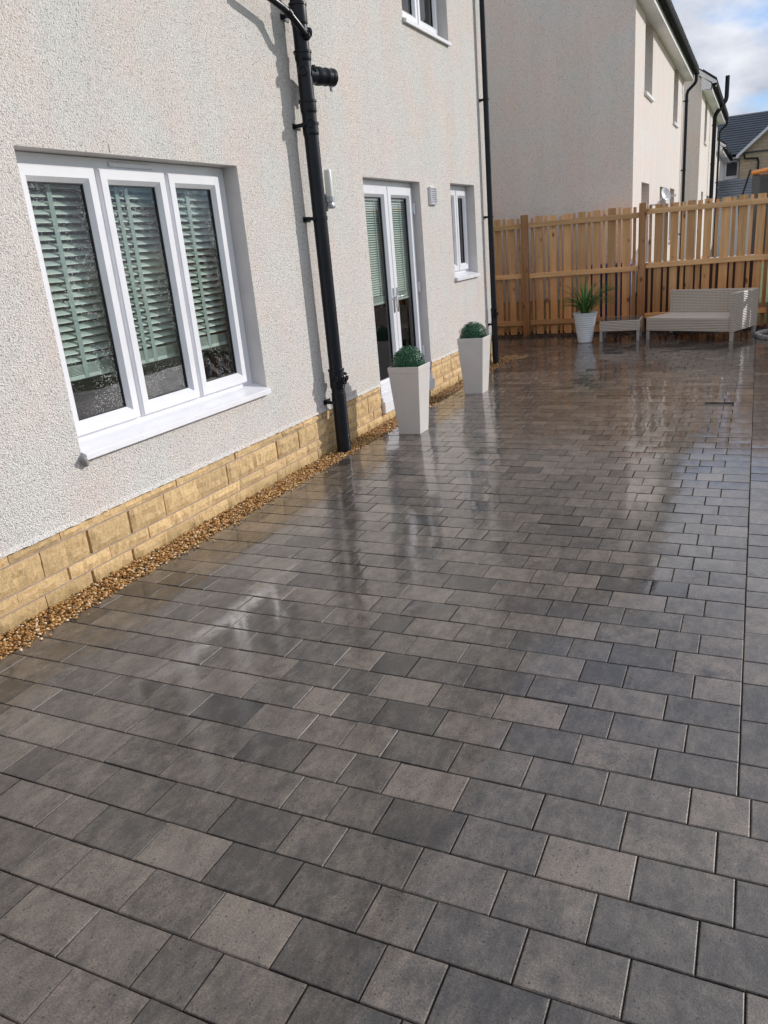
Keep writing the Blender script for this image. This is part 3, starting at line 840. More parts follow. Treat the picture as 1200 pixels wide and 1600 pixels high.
# gravel strip along the house foot
gb = MB(); gb.box(-0.02, XL - 0.001, -2.4, 10.66, -0.055, -0.018); structure(gb.build('gravel_bed', M['bark']))
pts = []
for _ in range(15500):
    y = rs.uniform(0.9, 7.4) if rs.rand() < 0.86 else rs.uniform(7.4, 10.75)
    if 6.60 < y < 7.95 and rs.rand() < 0.5: pass
    x = rs.uniform(0.004, XL - 0.002)
    # heaped a little against the stone, a few stones spilling over the blocks
    z = -0.014 + 0.022 * rs.rand() ** 1.5
    if rs.rand() < 0.012: x = XL + rs.exponential(0.02); z = 0.006
    pts.append((x, y, z))
for _ in range(260):
    pts.append((rs.uniform(-0.4, XL + 0.15), 10.46 + abs(rs.normal(0, 0.14)), rs.uniform(-0.006, 0.014)))
grav = chips('gravel', pts, M['pebble'], (0.0058, 0.0135), 9, 0.6)
gs = MB(); gs.box(-1.6, XL + 0.0, 10.665, 10.67, -0.05, -0.02)

# ------------------------------------------------------------------ house walls with openings (facade in plane X = const, facing +X)
def facade(mb, X, y0, y1, z0, z1, ops, depth):
    ys = sorted(set([y0, y1] + [v for o in ops for v in (o[0], o[1])]))
    zs = sorted(set([z0, z1] + [v for o in ops for v in (o[2], o[3]) if z0 <= v <= z1]))
    for a, b in zip(ys[:-1], ys[1:]):
        for c, d in zip(zs[:-1], zs[1:]):
            my, mz = (a + b) / 2, (c + d) / 2
            if any(o[0] < my < o[1] and o[2] < mz < o[3] for o in ops): continue
            mb.add([(X, a, c), (X, b, c), (X, b, d), (X, a, d)], [(0, 1, 2, 3)])
def reveals(mb, X, ops, depth, z0=-9):
    for (a, b, c, d) in ops:
        xb = X - depth
        c2 = max(c, z0)
        mb.add([(X, a, c2), (X, a, d), (xb, a, d), (xb, a, c2)], [(0, 1, 2, 3)])
        mb.add([(X, b, c2), (xb, b, c2), (xb, b, d), (X, b, d)], [(0, 1, 2, 3)])
        mb.add([(X, a, d), (X, b, d), (xb, b, d), (xb, a, d)], [(0, 1, 2, 3)])
        mb.add([(X, a, c), (xb, a, c), (xb, b, c), (X, b, c)], [(0, 1, 2, 3)])

def rect_frame(mb, y0, y1, z0, z1, w, xb, xf, ch=0.012, lip=0.004):
    prof = [(0.0, xb), (0.0, xf - lip), (lip, xf), (w - ch, xf), (w, xf - ch), (w, xb)]
    vs_ = []
    for (o, x) in prof:
        vs_ += [(x, y0 + o, z0 + o), (x, y1 - o, z0 + o), (x, y1 - o, z1 - o), (x, y0 + o, z1 - o)]
    fs = []
    for k in range(len(prof) - 1):
        for a in range(4):
            c = (a + 1) % 4
            fs.append((k * 4 + a, k * 4 + c, k * 4 + 4 + c, k * 4 + 4 + a))
    mb.add(vs_, fs)

OW = 0.012     # roughcast stands this far proud of nothing: wall plane X=0
house = thing('roughcast_house', 'cream roughcast two storey house filling the left side, on an ochre stone base', 'house', (0, 5, 0))
HINV = Matrix.Translation((0, -5, 0))
def H(mb, name, mat, parent=None, smooth=None, **kw):
    """part of the near house; geometry given in world coordinates"""
    p = parent or house
    if p is house: mb.xf(HINV)
    else: mb.xf(HINV)
    o = mb.build(name, mat, p, smooth)
    return o
opsA = [(2.895, 4.705, 0.70, 2.203),      # large window
        (6.62, 7.95, 0.0, 2.21),          # french door
        (8.87, 9.727, 1.185, 2.23),       # small window
        (7.80, 9.06, 3.63, 4.60)]         # upstairs window
YB, YE, ZT = -3.2, HOUSE_END, 4.72
w = MB()
facade(w, 0.0, YB, YE, 0.357, ZT, opsA, 0.1)
# far gable return and back, closed body
w.add([(0, YE, 0.357), (-7, YE, 0.357), (-7, YE, ZT), (-3.5, YE, ZT + 2.6), (0, YE, ZT)], [(0, 1, 2, 3, 4)])
w.add([(0, YB, -0.05), (0, YB, ZT), (-3.5, YB, ZT + 2.6), (-7, YB, ZT), (-7, YB, -0.05)], [(0, 1, 2, 3, 4)])
w.add([(-7, YB, -0.05), (-7, YB, ZT), (-7, YE, ZT), (-7, YE, -0.05)], [(0, 1, 2, 3)])
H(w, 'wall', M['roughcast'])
for a, b, c, d in opsA:
    rv = MB(); reveals(rv, -0.0005, [(a, b, max(c, 0.02), d)], 0.16, 0.02); H(rv, 'window_reveal' if c > 0.1 else 'door_reveal', M['reveal'])
# rough arris bead: thin irregular render edge at the base (bell cast)
bc = MB()
for a, b in ((YB, 6.62), (7.95, YE)):
    n = int((b - a) / 0.03)
    rr = random.Random(5)
    vs_ = []
    for i in range(n + 1):
        y = a + (b - a) * i / n; jz = rr.uniform(-0.003, 0.003); jx = rr.uniform(0, 0.003)
        vs_ += [(0.0, y, 0.385), (0.010 + jx, y, 0.360 + jz), (-0.02, y, 0.354 + jz)]
    fs = []
    for i in range(n):
        for q in (0, 1):
            fs.append((i * 3 + q, i * 3 + q + 1, i * 3 + q + 4, i * 3 + q + 3))
    bc.add(vs_, fs)
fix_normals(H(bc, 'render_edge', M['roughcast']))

# plinth: mortar backing and split-faced stones
pm = MB()
for a, b in ((YB, 6.62), (7.95, YE)):
    pm.box(-0.10, -0.026, a, b, -0.05, 0.354)
    for zj in (0.076, 0.156, 0.3025):
        pm.box(-0.0255, -0.007, a, b, zj - 0.0062, zj + 0.0062)
pm.box(-0.10, -0.026, 6.62, 7.95, -0.05, 0.083)
pm.box(-7.0, -0.10, YE - 0.10, YE - 0.012, -0.05, 0.354)
H(pm, 'mortar_backing', M['mortar'])
def stone_block(y0, y1, z0, z1, rr, face='x', amp=0.013):
    """split face stone: a gridded front pushed in and out, sides back into the mortar"""
    mb = MB()
    L_ = y1 - y0; Hh = z1 - z0
    nu = max(3, int(L_ / 0.028)); nv = max(2, int(Hh / 0.028))
    prot = rr.uniform(-0.002, 0.006)
    seed = rr.uniform(0, 100)
    rows = []
    for j in range(nv + 1):
        row = []
        for i in range(nu + 1):
            u = i / nu; v = j / nv
            edge = min(u, 1 - u) * L_; ev = min(v, 1 - v) * Hh
            e = min(edge, ev)
            d = prot + amp * noise.noise(Vector((u * L_ * 17 + seed, v * Hh * 20, seed))) + 0.5 * amp * noise.noise(Vector((u * L_ * 45, v * Hh * 45 + seed, seed)))
            d = -0.006 if e < 1e-6 else d
            yy = y0 + u * L_ + (rr.uniform(-0.003, 0.003) if 0 < i < nu else rr.uniform(-0.002, 0.002))
            zz = z0 + v * Hh + (rr.uniform(-0.003, 0.003) if 0 < j < nv else 0)
            row.append((d, yy, zz))
        rows.append(row)
    vs_ = [p for row in rows for p in row]
    fs = []
    for j in range(nv):
        for i in range(nu):
            a = j * (nu + 1) + i
            fs.append((a, a + 1, a + nu + 2, a + nu + 1))
    n0 = len(vs_)
    ring = [i for i in range(nu + 1)] + [(j + 1) * (nu + 1) - 1 for j in range(1, nv + 1)] + [nv * (nu + 1) + i for i in range(nu - 1, -1, -1)] + [j * (nu + 1) for j in range(nv - 1, 0, -1)]
    for q in ring: vs_.append((-0.03, vs_[q][1], vs_[q][2]))
    for a in range(len(ring)):
        b = (a + 1) % len(ring)
        fs.append((ring[a], n0 + a, n0 + b, ring[b]))
    if face == 'y':
        vs_ = [(-p[1], YE + p[0], p[2]) for p in vs_]
        fs = [tuple(reversed(f)) for f in fs]
    mb.add(vs_, fs, (rr.random(), rr.random(), rr.random(), 1))
    return mb
courses = [(0.3065, 0.352, 2.329, 0.3135, 0.008), (0.160, 0.2985, 2.497, 0.3195, 0.009), (0.080, 0.152, 2.327, 0.315, 0.008), (-0.03, 0.072, 2.479, 0.317, 0.008)]
rr = random.Random(21)
for (z0, z1, off, pitch, jt) in courses:
    k = math.floor((YB - off) / pitch) + 1
    while off + pitch * k < YE:
        a = off + pitch * k + jt / 2 + rr.uniform(-0.012, 0.012); b = off + pitch * (k + 1) - jt / 2 + rr.uniform(-0.006, 0.006)
        b = min(b, YE); k += 1
        if b < 0.2: continue
        zt = z1
        segs = [(a, b, z0, z1)]
        if b > 6.62 and a < 7.95:
            if z1 < 0.09: segs = [(a, b, z0, z1)]
            else:
                segs = []
                if a < 6.58: segs.append((a, 6.619, z0, z1))
                if b > 7.99: segs.append((7.951, b, z0, z1))
        for s in segs:
            if s[1] - s[0] < 0.03: continue
            H(stone_block(*s, rr), 'stone', M['stone'])
    # return face round the corner, only a few
    k = 0
    while k < 5:
        a = 0.01 + k * pitch; b = a + pitch - jt
        H(stone_block(a, b, z0, z1, rr, 'y'), 'stone', M['stone']); k += 1

# ---- windows of the near house
def pane(y0, y1, z0, z1, x, mat, parent, name='pane'):
    mb = MB(); mb.add([(x, y0, z0), (x, y1, z0), (x, y1, z1), (x, y0, z1)], [(0, 1, 2, 3)]); return H(mb, name, mat, parent)
def window(nm, y0, y1, z0, z1, splits, glassmat, sill_out=0.035, fx=-0.115, sill=True, profiled=True):
    """frame + casements; splits = list of (y0,y1) casement extents"""
    fr = MB()
    fw_ = 0.060
    rect_frame(fr, y0 + 0.002, y1 - 0.002, z0 + 0.035, z1 - 0.002, fw_, fx - 0.06, fx, 0.004)
    wn = H(fr, nm, M['upvc'])
    for a, b in zip(splits[:-1], splits[1:]):
        m_ = MB(); m_.box(fx - 0.055, fx - 0.004, a[1] - 0.004, b[0] + 0.004, z0 + 0.09, z1 - 0.06); H(m_, 'mullion', M['upvc'], wn)
    for i, (a, b) in enumerate(splits):
        s_ = MB(); rect_frame(s_, a, b, z0 + 0.078, z1 - 0.060, 0.078, fx - 0.03, fx + 0.024, 0.024, 0.006)
        H(s_, 'casement', M['upvc'], wn)
        gk = MB(); rect_frame(gk, a + 0.0775, b - 0.0775, z0 + 0.155, z1 - 0.1375, 0.007, fx - 0.03, fx - 0.004, 0.002, 0.001); H(gk, 'gasket', M['gasket'], wn)
        pane(a + 0.07, b - 0.07, z0 + 0.148, z1 - 0.13, fx - 0.012, glassmat, wn)
    if sill:
        sl_ = MB()
        xo = sill_out
        prof = [(fx - 0.03, z0 + 0.055), (fx + 0.012, z0 + 0.050), (xo - 0.006, z0 + 0.012), (xo, z0 + 0.006), (xo, z0 - 0.022), (xo - 0.012, z0 - 0.026), (xo - 0.016, z0 - 0.018), (fx - 0.03, z0 - 0.010)]
        n = len(prof)
        ya, yb = y0 + 0.001, y1 - 0.001
        # horns run past the opening where the sill leaves the wall
        vs_ = [(x, ya, z) for x, z in prof] + [(x, yb, z) for x, z in prof]
        fs = [(i, (i + 1) % n, (i + 1) % n + n, i + n) for i in range(n)] + [tuple(range(n)), tuple(reversed(range(n, 2 * n)))]
        sl_.add(vs_, fs)
        fix_normals(H(sl_, 'sill', M['upvc'], wn))
    return wn
wA = window('window', 2.895, 4.705, 0.695, 2.203, [(2.955, 3.485), (3.515, 4.062), (4.090, 4.612)], M['glass'])
wA['label'] = 'large three light window with rain drops on the glass'
tv = MB(); tv.box(-0.1145, -0.103, 3.62, 3.98, 2.158, 2.184, bev=0.004); H(tv, 'trickle_vent', M['upvc'], wA)
md = MB()
for q in range(3):
    md.lathe([(0.0, 0.02), (0.014, 0.014), (0.020, 0.0), (0.012, -0.014), (0.0, -0.018)], 9, (0.022 - q * 0.006, 2.885 + q * 0.008, 0.675 - q * 0.012))
H(md, 'mortar_dab', M['mortar_grey'], wA, 60)
wB = window('window', 8.87, 9.727, 1.185, 2.23, [(8.925, 9.29), (9.305, 9.672)], M['glass_clear'])
wC = window('window', 7.80, 9.06, 3.63, 4.60, [(7.855, 8.42), (8.44, 9.005)], M['glass_clear'])

# ---- french door
fx = -0.10
fr = MB(); rect_frame(fr, 6.622, 7.948, 0.24, 2.208, 0.055, fx - 0.06, fx, 0.004)
door = H(fr, 'french_door', M['upvc'])
for (a, b) in ((6.668, 7.283), (7.290, 7.902)):
    s_ = MB(); rect_frame(s_, a, b, 0.268, 2.158, 0.098, fx - 0.03, fx + 0.026, 0.024, 0.006); H(s_, 'door_leaf', M['upvc'], door)
    gk = MB(); rect_frame(gk, a + 0.0975, b - 0.0975, 0.3655, 2.0605, 0.007, fx - 0.03, fx - 0.002, 0.002, 0.001); H(gk, 'gasket', M['gasket'], door)
    pane(a + 0.09, b - 0.09, 0.358, 2.068, fx - 0.012, M['glass_clear'], door)
for yy in (7.243, 7.330):
    hb = MB(); hb.box(fx + 0.026, fx + 0.034, yy - 0.014, yy + 0.014, 0.98, 1.22, bev=0.004)
    hb.lathe([(0.009, fx + 0.03), (0.009, fx + 0.075)], 12, (0, yy, 1.13), 'x', closed=True)
    hd = 1 if yy > 7.28 else -1
    hb.tube([(fx + 0.070, yy, 1.13), (fx + 0.074, yy + hd * 0.03, 1.131), (fx + 0.070, yy + hd * 0.115, 1.132)] if hd > 0 else [(fx + 0.070, yy, 1.13), (fx + 0.072, yy - 0.02, 1.11), (fx + 0.070, yy - 0.03, 1.03)], 0.009, 10)
    H(hb, 'handle', M['chrome'], door, 40)
for zz in (1.95, 1.17, 0.5):
    hg = MB(); hg.box(fx + 0.002, fx + 0.030, 7.905, 7.940, zz - 0.03, zz + 0.05, bev=0.004)
    hg.tube([(fx + 0.036, 7.913, zz - 0.045), (fx + 0.036, 7.913, zz + 0.06)], 0.010, 10); H(hg, 'hinge', M['upvc'], door, 40)
st = MB(); st.box(fx - 0.03, 0.012, 6.621, 7.949, 0.200, 0.240, bev=0.003); st.box(fx - 0.03, 0.030, 6.621, 7.949, 0.085, 0.1985, bev=0.004); H(st, 'threshold', M['upvc'], door)

# ---- rooms behind the glass, one closed dim shell per room
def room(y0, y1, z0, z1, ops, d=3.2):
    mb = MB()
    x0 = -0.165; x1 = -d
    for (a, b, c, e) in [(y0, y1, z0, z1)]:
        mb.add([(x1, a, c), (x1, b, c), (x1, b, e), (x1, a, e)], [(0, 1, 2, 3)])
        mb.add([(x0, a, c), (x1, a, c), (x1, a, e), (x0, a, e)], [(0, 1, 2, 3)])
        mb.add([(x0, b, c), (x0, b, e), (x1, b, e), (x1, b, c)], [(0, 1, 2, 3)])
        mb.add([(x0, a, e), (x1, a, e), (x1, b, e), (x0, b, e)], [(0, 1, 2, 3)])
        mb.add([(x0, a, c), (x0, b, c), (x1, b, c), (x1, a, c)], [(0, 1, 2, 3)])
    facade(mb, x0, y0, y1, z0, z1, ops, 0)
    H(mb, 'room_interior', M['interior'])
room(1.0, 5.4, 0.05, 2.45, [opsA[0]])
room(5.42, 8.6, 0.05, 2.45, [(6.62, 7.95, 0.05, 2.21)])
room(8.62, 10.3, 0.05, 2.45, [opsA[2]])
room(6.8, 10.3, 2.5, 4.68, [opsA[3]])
ib = MB(); ib.box(-0.42, -0.162, 2.90, 4.70, 0.755, 0.785, bev=0.004); H(ib, 'window_board', M['upvc'], wA)
sf = MB(); sf.box(-1.35, -0.50, 1.6, 4.6, 0.06, 0.50, bev=0.05); sf.box(-0.72, -0.48, 1.6, 4.6, 0.45, 0.94, bev=0.06); sf.box(-1.35, -0.5, 4.45, 4.68, 0.4, 0.72, bev=0.05)
sfo = thing('indoor_sofa', 'dark purple sofa back seen through the large window', 'sofa', (-0.9, 3.1, 0.05))
sf.xf(Matrix.Translation((0.9, -3.1, -0.05))); sf.build('upholstery', M['dark_cloth'], sfo, 40)

# ---- venetian blinds
def blind(label, y0, y1, ztop, zbot, x, sw, pitch, tilt, tapes, group):
    root = thing('venetian_blind', label, 'blind', (x, (y0 + y1) / 2, zbot), group=group)
    hw = (y1 - y0) / 2
    hr = MB(); hr.box(-0.025, 0.025, -hw, hw, ztop - zbot - 0.045, ztop - zbot); hr.build('head_rail', M['slat'], root)
    nstack = 7
    z = 0.028 + nstack * 0.007
    me = None
    def slat_mesh(t, nm):
        mb = MB()
        c, s = math.cos(t), math.sin(t)
        sec = []
        for q in range(7):
            u = (q / 6 - 0.5) * sw
            h = 0.0035 * (1 - (2 * u / sw) ** 2)
            sec.append((u * c + h * s, -u * s + h * c))
        vs_ = [(a, -hw, b) for a, b in sec] + [(a, hw, b) for a, b in sec] + [(a, -hw, b - 0.002) for a, b in sec] + [(a, hw, b - 0.002) for a, b in sec]
        n = len(sec)
        fs = [(i, i + 1, n + i + 1, n + i) for i in range(n - 1)] + [(2 * n + i, 3 * n + i, 3 * n + i + 1, 2 * n + i + 1) for i in range(n - 1)]
        fs += [(0, n, 3 * n, 2 * n), (n - 1, 3 * n - 1, 4 * n - 1, 2 * n - 1)]
        mb.add(vs_, fs)
        o = mb.build(nm, M['slat'], root, 50)
        return o
    flat = None
    for k in range(nstack):
        if flat is None: o = flat = slat_mesh(0.0, 'slat')
        else: o = flat.copy(); COL.objects.link(o); o.parent = root
        o.location = (0, 0, 0.030 + k * 0.0075)
    br = MB(); br.box(-sw / 2, sw / 2, -hw, hw, 0.0, 0.024, bev=0.003); br.build('bottom_rail', M['slat'], root)
    z = 0.030 + nstack * 0.0075 + pitch * 0.7
    til = None; rr = random.Random(3)
    while z < ztop - zbot - 0.06:
        if til is None: o = til = slat_mesh(tilt, 'slat')
        else: o = til.copy(); COL.objects.link(o); o.parent = root
        o.location = (0, rr.uniform(-0.002, 0.002), z)
        o.rotation_euler = (0, rr.uniform(-0.012, 0.012), 0)
        z += pitch
    for ty in tapes:
        tp = MB()
        tw = 0.008 if sw < 0.03 else 0.016
        tp.box(sw / 2 * 1.0, sw / 2 + 0.001, ty - (y0 + y1) / 2 - tw, ty - (y0 + y1) / 2 + tw, 0.0, ztop - zbot - 0.04)
        tp.build('ladder_tape', M['tape'], root)
    return root
blind('pale green slatted blind lowered most of the way behind the large rain spotted window', 2.93, 4.67, 2.15, 1.055, -0.205, 0.050, 0.0425, rad(33), (3.22, 3.72, 3.80, 4.36), 'venetian blinds')
blind('narrow pale green blind behind the left leaf of the french door', 6.76, 7.19, 2.08, 1.08, -0.150, 0.025, 0.0215, rad(40), (6.9, 7.1), 'venetian blinds')
blind('narrow pale green blind behind the right leaf of the french door', 7.385, 7.81, 2.08, 1.08, -0.150, 0.025, 0.0215, rad(40), (7.5, 7.7), 'venetian blinds')

# ---- eaves and roof of the near house (just out of the picture)
def roof_parts(root, inv, Xf, y0, y1, zs, eo=0.20, ridge_x=-3.5, pitch_=36, nearmat=None, tiles=True, back=-7.0, verge=0.15):
    """soffit, fascia, gutter, sloping roof with overlapping tile courses; eave runs along Y"""
    t_ = math.tan(rad(pitch_))
    ya, yb = y0 - verge, y1 + verge
    def P(mb, name, mat, smooth=None):
        mb.xf(inv); return mb.build(name, mat, root, smooth)
    m_ = MB(); m_.box(Xf + 0.0015, Xf + eo, ya, yb, zs, zs + 0.012); P(m_, 'soffit', M['upvc_far'])
    m_ = MB(); m_.box(Xf + eo, Xf + eo + 0.02, ya, yb, zs - 0.012, zs + 0.145); P(m_, 'fascia', M['upvc_far'])
    gx = Xf + eo + 0.02 + 0.062; gz = zs + 0.135
    m_ = MB()
    n = 10; sec = [(gx + 0.058 * math.cos(math.pi + math.pi * q / n), gz + 0.062 * math.sin(math.pi + math.pi * q / n)) for q in range(n + 1)]
    vs_ = [(a, ya, b) for a, b in sec] + [(a, yb, b) for a, b in sec]
    fs = [(i, i + 1, n + 2 + i, n + 1 + i) for i in range(n)] + [tuple(range(n + 1)), tuple(reversed(range(n + 1, 2 * n + 2)))]
    m_.add(vs_, fs); P(m_, 'gutter', M['gutter'], 40)
    ex, ez = Xf + eo + 0.125, zs + 0.185
    rz = ez + (ex - ridge_x) * t_
    m_ = MB()
    m_.add([(ex - 0.03, ya, ez - 0.02), (ex - 0.03, yb, ez - 0.02), (ridge_x, yb, rz - 0.02), (ridge_x, ya, rz - 0.02)], [(0, 1, 2, 3)])
    bx = back - eo
    bz = ez
    m_.add([(bx, ya, rz - (ridge_x - bx) * t_), (ridge_x, ya, rz - 0.02), (ridge_x, yb, rz - 0.02), (bx, yb, rz - (ridge_x - bx) * t_)], [(0, 1, 2, 3)])
    P(m_, 'roof', nearmat or M['slate'])
    if tiles:
        # eave course as single tiles, the rest as one stepped surface
        tw = 0.30; ty = ya; rr = random.Random(8)
        proto = None
        c, s = math.cos(rad(pitch_)), math.sin(rad(pitch_))
        while ty < yb - 0.1:
            if proto is None:
                tm = MB()
                sec = []
                for q in range(13):
                    u = q / 12; h = 0.060 * (math.exp(-((u - 0.08) / 0.07) ** 2) + math.exp(-((u - 0.58) / 0.07) ** 2))
                    sec.append((u * (tw - 0.004), h))
                vs_ = []
                for (u, h) in sec:
                    for L2 in (0.0, 0.42):
                        for th in (0.0, -0.014):
                            hh = h + th + 0.012
                            vs_.append((-L2 * c + hh * s * 0.0, u, L2 * s + hh))
                fs = []
                for q in range(12):
                    a = q * 4; b = a + 4
                    fs += [(a, b, b + 2, a + 2), (a + 1, a + 3, b + 3, b + 1), (a, a + 1, b + 1, b)]
                fs += [(0, 2, 3, 1), (48, 49, 51, 50)]
                tm.add(vs_, fs)
                proto = tm.build('roof_tile', nearmat or M['slate'], root, 35)
                o = proto
            else:
                o = proto.copy(); COL.objects.link(o); o.parent = root
            p = inv @ Vector((ex, ty, ez + rr.uniform(-0.002, 0.004)))
            o.location = p; o.rotation_euler = (rr.uniform(-0.008, 0.008), rr.uniform(-0.01, 0.01), 0)
            ty += tw
        m_ = MB()
        kx = 0.34; n_ = int((ex - ridge_x) / (kx * c))
        for q in range(1, n_ + 1):
            xa = ex - q * kx * c; za = ez + q * kx * s
            xb2 = xa - (kx + 0.05) * c; zb2 = za + (kx + 0.05) * s
            nn = int((yb - ya) / 0.075)
            vs_ = []
            for i in range(nn + 1):
                y = ya + (yb - ya) * i / nn
                h = 0.028 * (0.5 - 0.5 * math.cos(math.pi * i))
                vs_ += [(xa, y, za + h + 0.03), (xb2, y, zb2 + h + 0.0), (xa, y, za + h)]
            fs = []
            for i in range(nn):
                a = i * 3
                fs += [(a, a + 3, a + 4, a + 1), (a + 2, a + 5, a + 3, a)]
            m_.add(vs_, fs)
        o = m_; o.xf(inv); o = o.build('tile_courses', nearmat or M['slate'], root); o['kind'] = 'stuff'
    # verge boards and closers
    for yv in (ya, yb):
        m_ = MB()
        m_.add([(Xf - 0.02, yv, zs - 0.01), (Xf + eo + 0.021, yv, zs - 0.01), (Xf + eo + 0.021, yv, zs + 0.16), (Xf - 0.02, yv, zs + 0.16 + eo * t_)], [(0, 1, 2, 3)])
        m_.add([(ex, yv, ez - 0.13), (ex, yv, ez), (ridge_x, yv, rz), (ridge_x, yv, rz - 0.13)], [(0, 1, 2, 3)])
        m_.add([(ridge_x, yv, rz - 0.13), (ridge_x, yv, rz), (bx, yv, rz - (ridge_x - bx) * t_), (bx, yv, rz - (ridge_x - bx) * t_ - 0.13)], [(0, 1, 2, 3)])
        sg = 0.02 if yv == ya else -0.02
        m_.add([(ex, yv + sg, ez - 0.13), (ex, yv + sg, ez), (ridge_x, yv + sg, rz), (ridge_x, yv + sg, rz - 0.13)], [(0, 1, 2, 3)])
        m_.add([(ex, yv, ez - 0.13), (ridge_x, yv, rz - 0.13), (ridge_x, yv + sg * 7, rz - 0.13), (ex, yv + sg * 7, ez - 0.13)], [(0, 1, 2, 3)])
        P(m_, 'verge_board', M['upvc_far'])
roof_parts(house, HINV, 0.0, YB, YE, ZT + 0.0, verge=0.06)

# ------------------------------------------------------------------ soil pipe on the near wall
PX, PY = 0.105, 5.583
sp = thing('soil_pipe', 'thick black soil pipe with side branches on the roughcast wall beside the large window', 'drain pipe', (PX, PY, 0))
def SP(mb, name, mat=None, smooth=40):
    mb.xf(Matrix.Translation((-PX, -PY, 0))); return mb.build(name, mat or M['black_pvc'], sp, smooth)
m_ = MB(); m_.lathe([(0.055, 0.0), (0.055, 5.6)], 32, (PX, PY, 0), closed=True); SP(m_, 'pipe')
def socket(z0, z1, r0=0.0625, ring=0.068):
    m_ = MB()
    m_.lathe([(0.0555, z0 - 0.012), (0.060, z0), (r0, z0 + 0.008), (r0, z1 - 0.022), (ring, z1 - 0.018), (ring, z1 - 0.002), (r0 - 0.002, z1), (0.0555, z1 + 0.001)], 32, (PX, PY, 0)); SP(m_, 'socket')
socket(0.545, 0.70)
socket(2.45, 2.53, 0.060, 0.066)
socket(2.60, 2.68, 0.061, 0.067)
socket(2.94, 3.00, 0.061, 0.067)
socket(3.17, 3.30, 0.061, 0.066)
def boss(z, ang, r=0.026, l=0.075, ring=True):
    d = Vector((math.cos(ang), math.sin(ang), 0)); c0 = Vector((PX, PY, z))
    m_ = MB()
    pr = [(r, 0.03), (r, l - 0.02), (r + 0.006, l - 0.018), (r + 0.006, l), (r - 0.006, l), (r - 0.008, l - 0.012), (0.001, l - 0.012)]
    vs_ = MB().lathe(pr, 20)
    q = Vector((0, 0, 1)).rotation_difference(d).to_matrix().to_4x4()
    vs_.xf(Matrix.Translation(c0) @ q); SP(vs_, 'boss')
# low access junction
boss(0.615, rad(78), 0.034, 0.105); boss(0.625, rad(-75), 0.020, 0.085); boss(0.60, rad(5), 0.026, 0.076)
m_ = MB(); m_.lathe([(0.0555, 0.0), (0.060, 0.004), (0.060, 0.50), (0.0555, 0.505)], 32, (PX, PY, 0)); 
SP(m_, 'lower_sleeve')
# mid level: open branch with capped ribbed end turned away along the wall, plus small bosses
q = Vector((0, 0, 1)).rotation_difference(Vector((0.35, 0.93, 0.0)).normalized()).to_matrix().to_4x4()
m_ = MB().lathe([(0.055, 0.0), (0.055, 0.075), (0.060, 0.078), (0.064, 0.09), (0.0645, 0.115), (0.060, 0.118), (0.060, 0.165), (0.0625, 0.168), (0.0625, 0.178), (0.058, 0.181), (0.058, 0.222), (0.062, 0.225), (0.062, 0.250), (0.045, 0.256), (0.0, 0.258)], 32)
m_.xf(Matrix.Translation((PX + 0.01, PY + 0.02, 2.845)) @ q); SP(m_, 'capped_branch')
m_ = MB().lathe([(0.012, -0.02), (0.014, 0.03), (0.009, 0.034), (0, 0.035)], 14); m_.xf(Matrix.Translation((PX + 0.085, PY + 0.235, 2.775))); SP(m_, 'cap_screw', M['brushed'])
boss(2.875, rad(48), 0.030, 0.080); boss(2.865, rad(-70), 0.028, 0.082); boss(2.52, rad(-60), 0.026, 0.082); boss(3.12, rad(60), 0.028, 0.080); boss(2.50, rad(80), 0.016, 0.07)
# waste branch entering high on the left
m_ = MB(); 
pth = [(PX + 0.055, PY - 0.02, 3.085), (PX + 0.060, PY - 0.075, 3.105), (PX + 0.050, PY - 0.13, 3.145), (PX + 0.035, PY - 0.20, 3.195), (PX + 0.03, PY - 0.26, 3.215), (PX + 0.025, PY - 0.53, 3.262), (PX + 0.01, PY - 0.56, 3.268), (PX - 0.03, PY - 0.58, 3.27), (-0.02, PY - 0.585, 3.27)]
m_.tube(pth, 0.0235, 16); SP(m_, 'waste_branch')
for p, d in ((pth[0], (0.2, -1, 0.35)), (pth[3], (-0.1, -1, 0.6)), (pth[6], (0, -1, 0.2))):
    q = Vector((0, 0, 1)).rotation_difference(Vector(d).normalized()).to_matrix().to_4x4()
    m_ = MB().lathe([(0.024, -0.02), (0.029, -0.018), (0.029, 0.018), (0.024, 0.02)], 18); m_.xf(Matrix.Translation(p) @ q); SP(m_, 'coupling')
# holder-bats to the wall
for z in (0.43, 1.86, 2.51, 3.22):
    m_ = MB(); m_.lathe([(0.0556, z - 0.016), (0.060, z - 0.014), (0.060, z + 0.014), (0.0556, z + 0.016)], 28, (PX, PY, 0))
    m_.box(0.0, PX - 0.05, PY - 0.068, PY - 0.052, z - 0.013, z + 0.013, bev=0.003)
    m_.box(PX - 0.055, PX + 0.0, PY - 0.072, PY - 0.050, z - 0.013, z + 0.013, bev=0.003)
    m_.box(0.0, 0.006, PY - 0.085, PY + 0.03, z - 0.02, z + 0.02, bev=0.002); SP(m_, 'bracket')

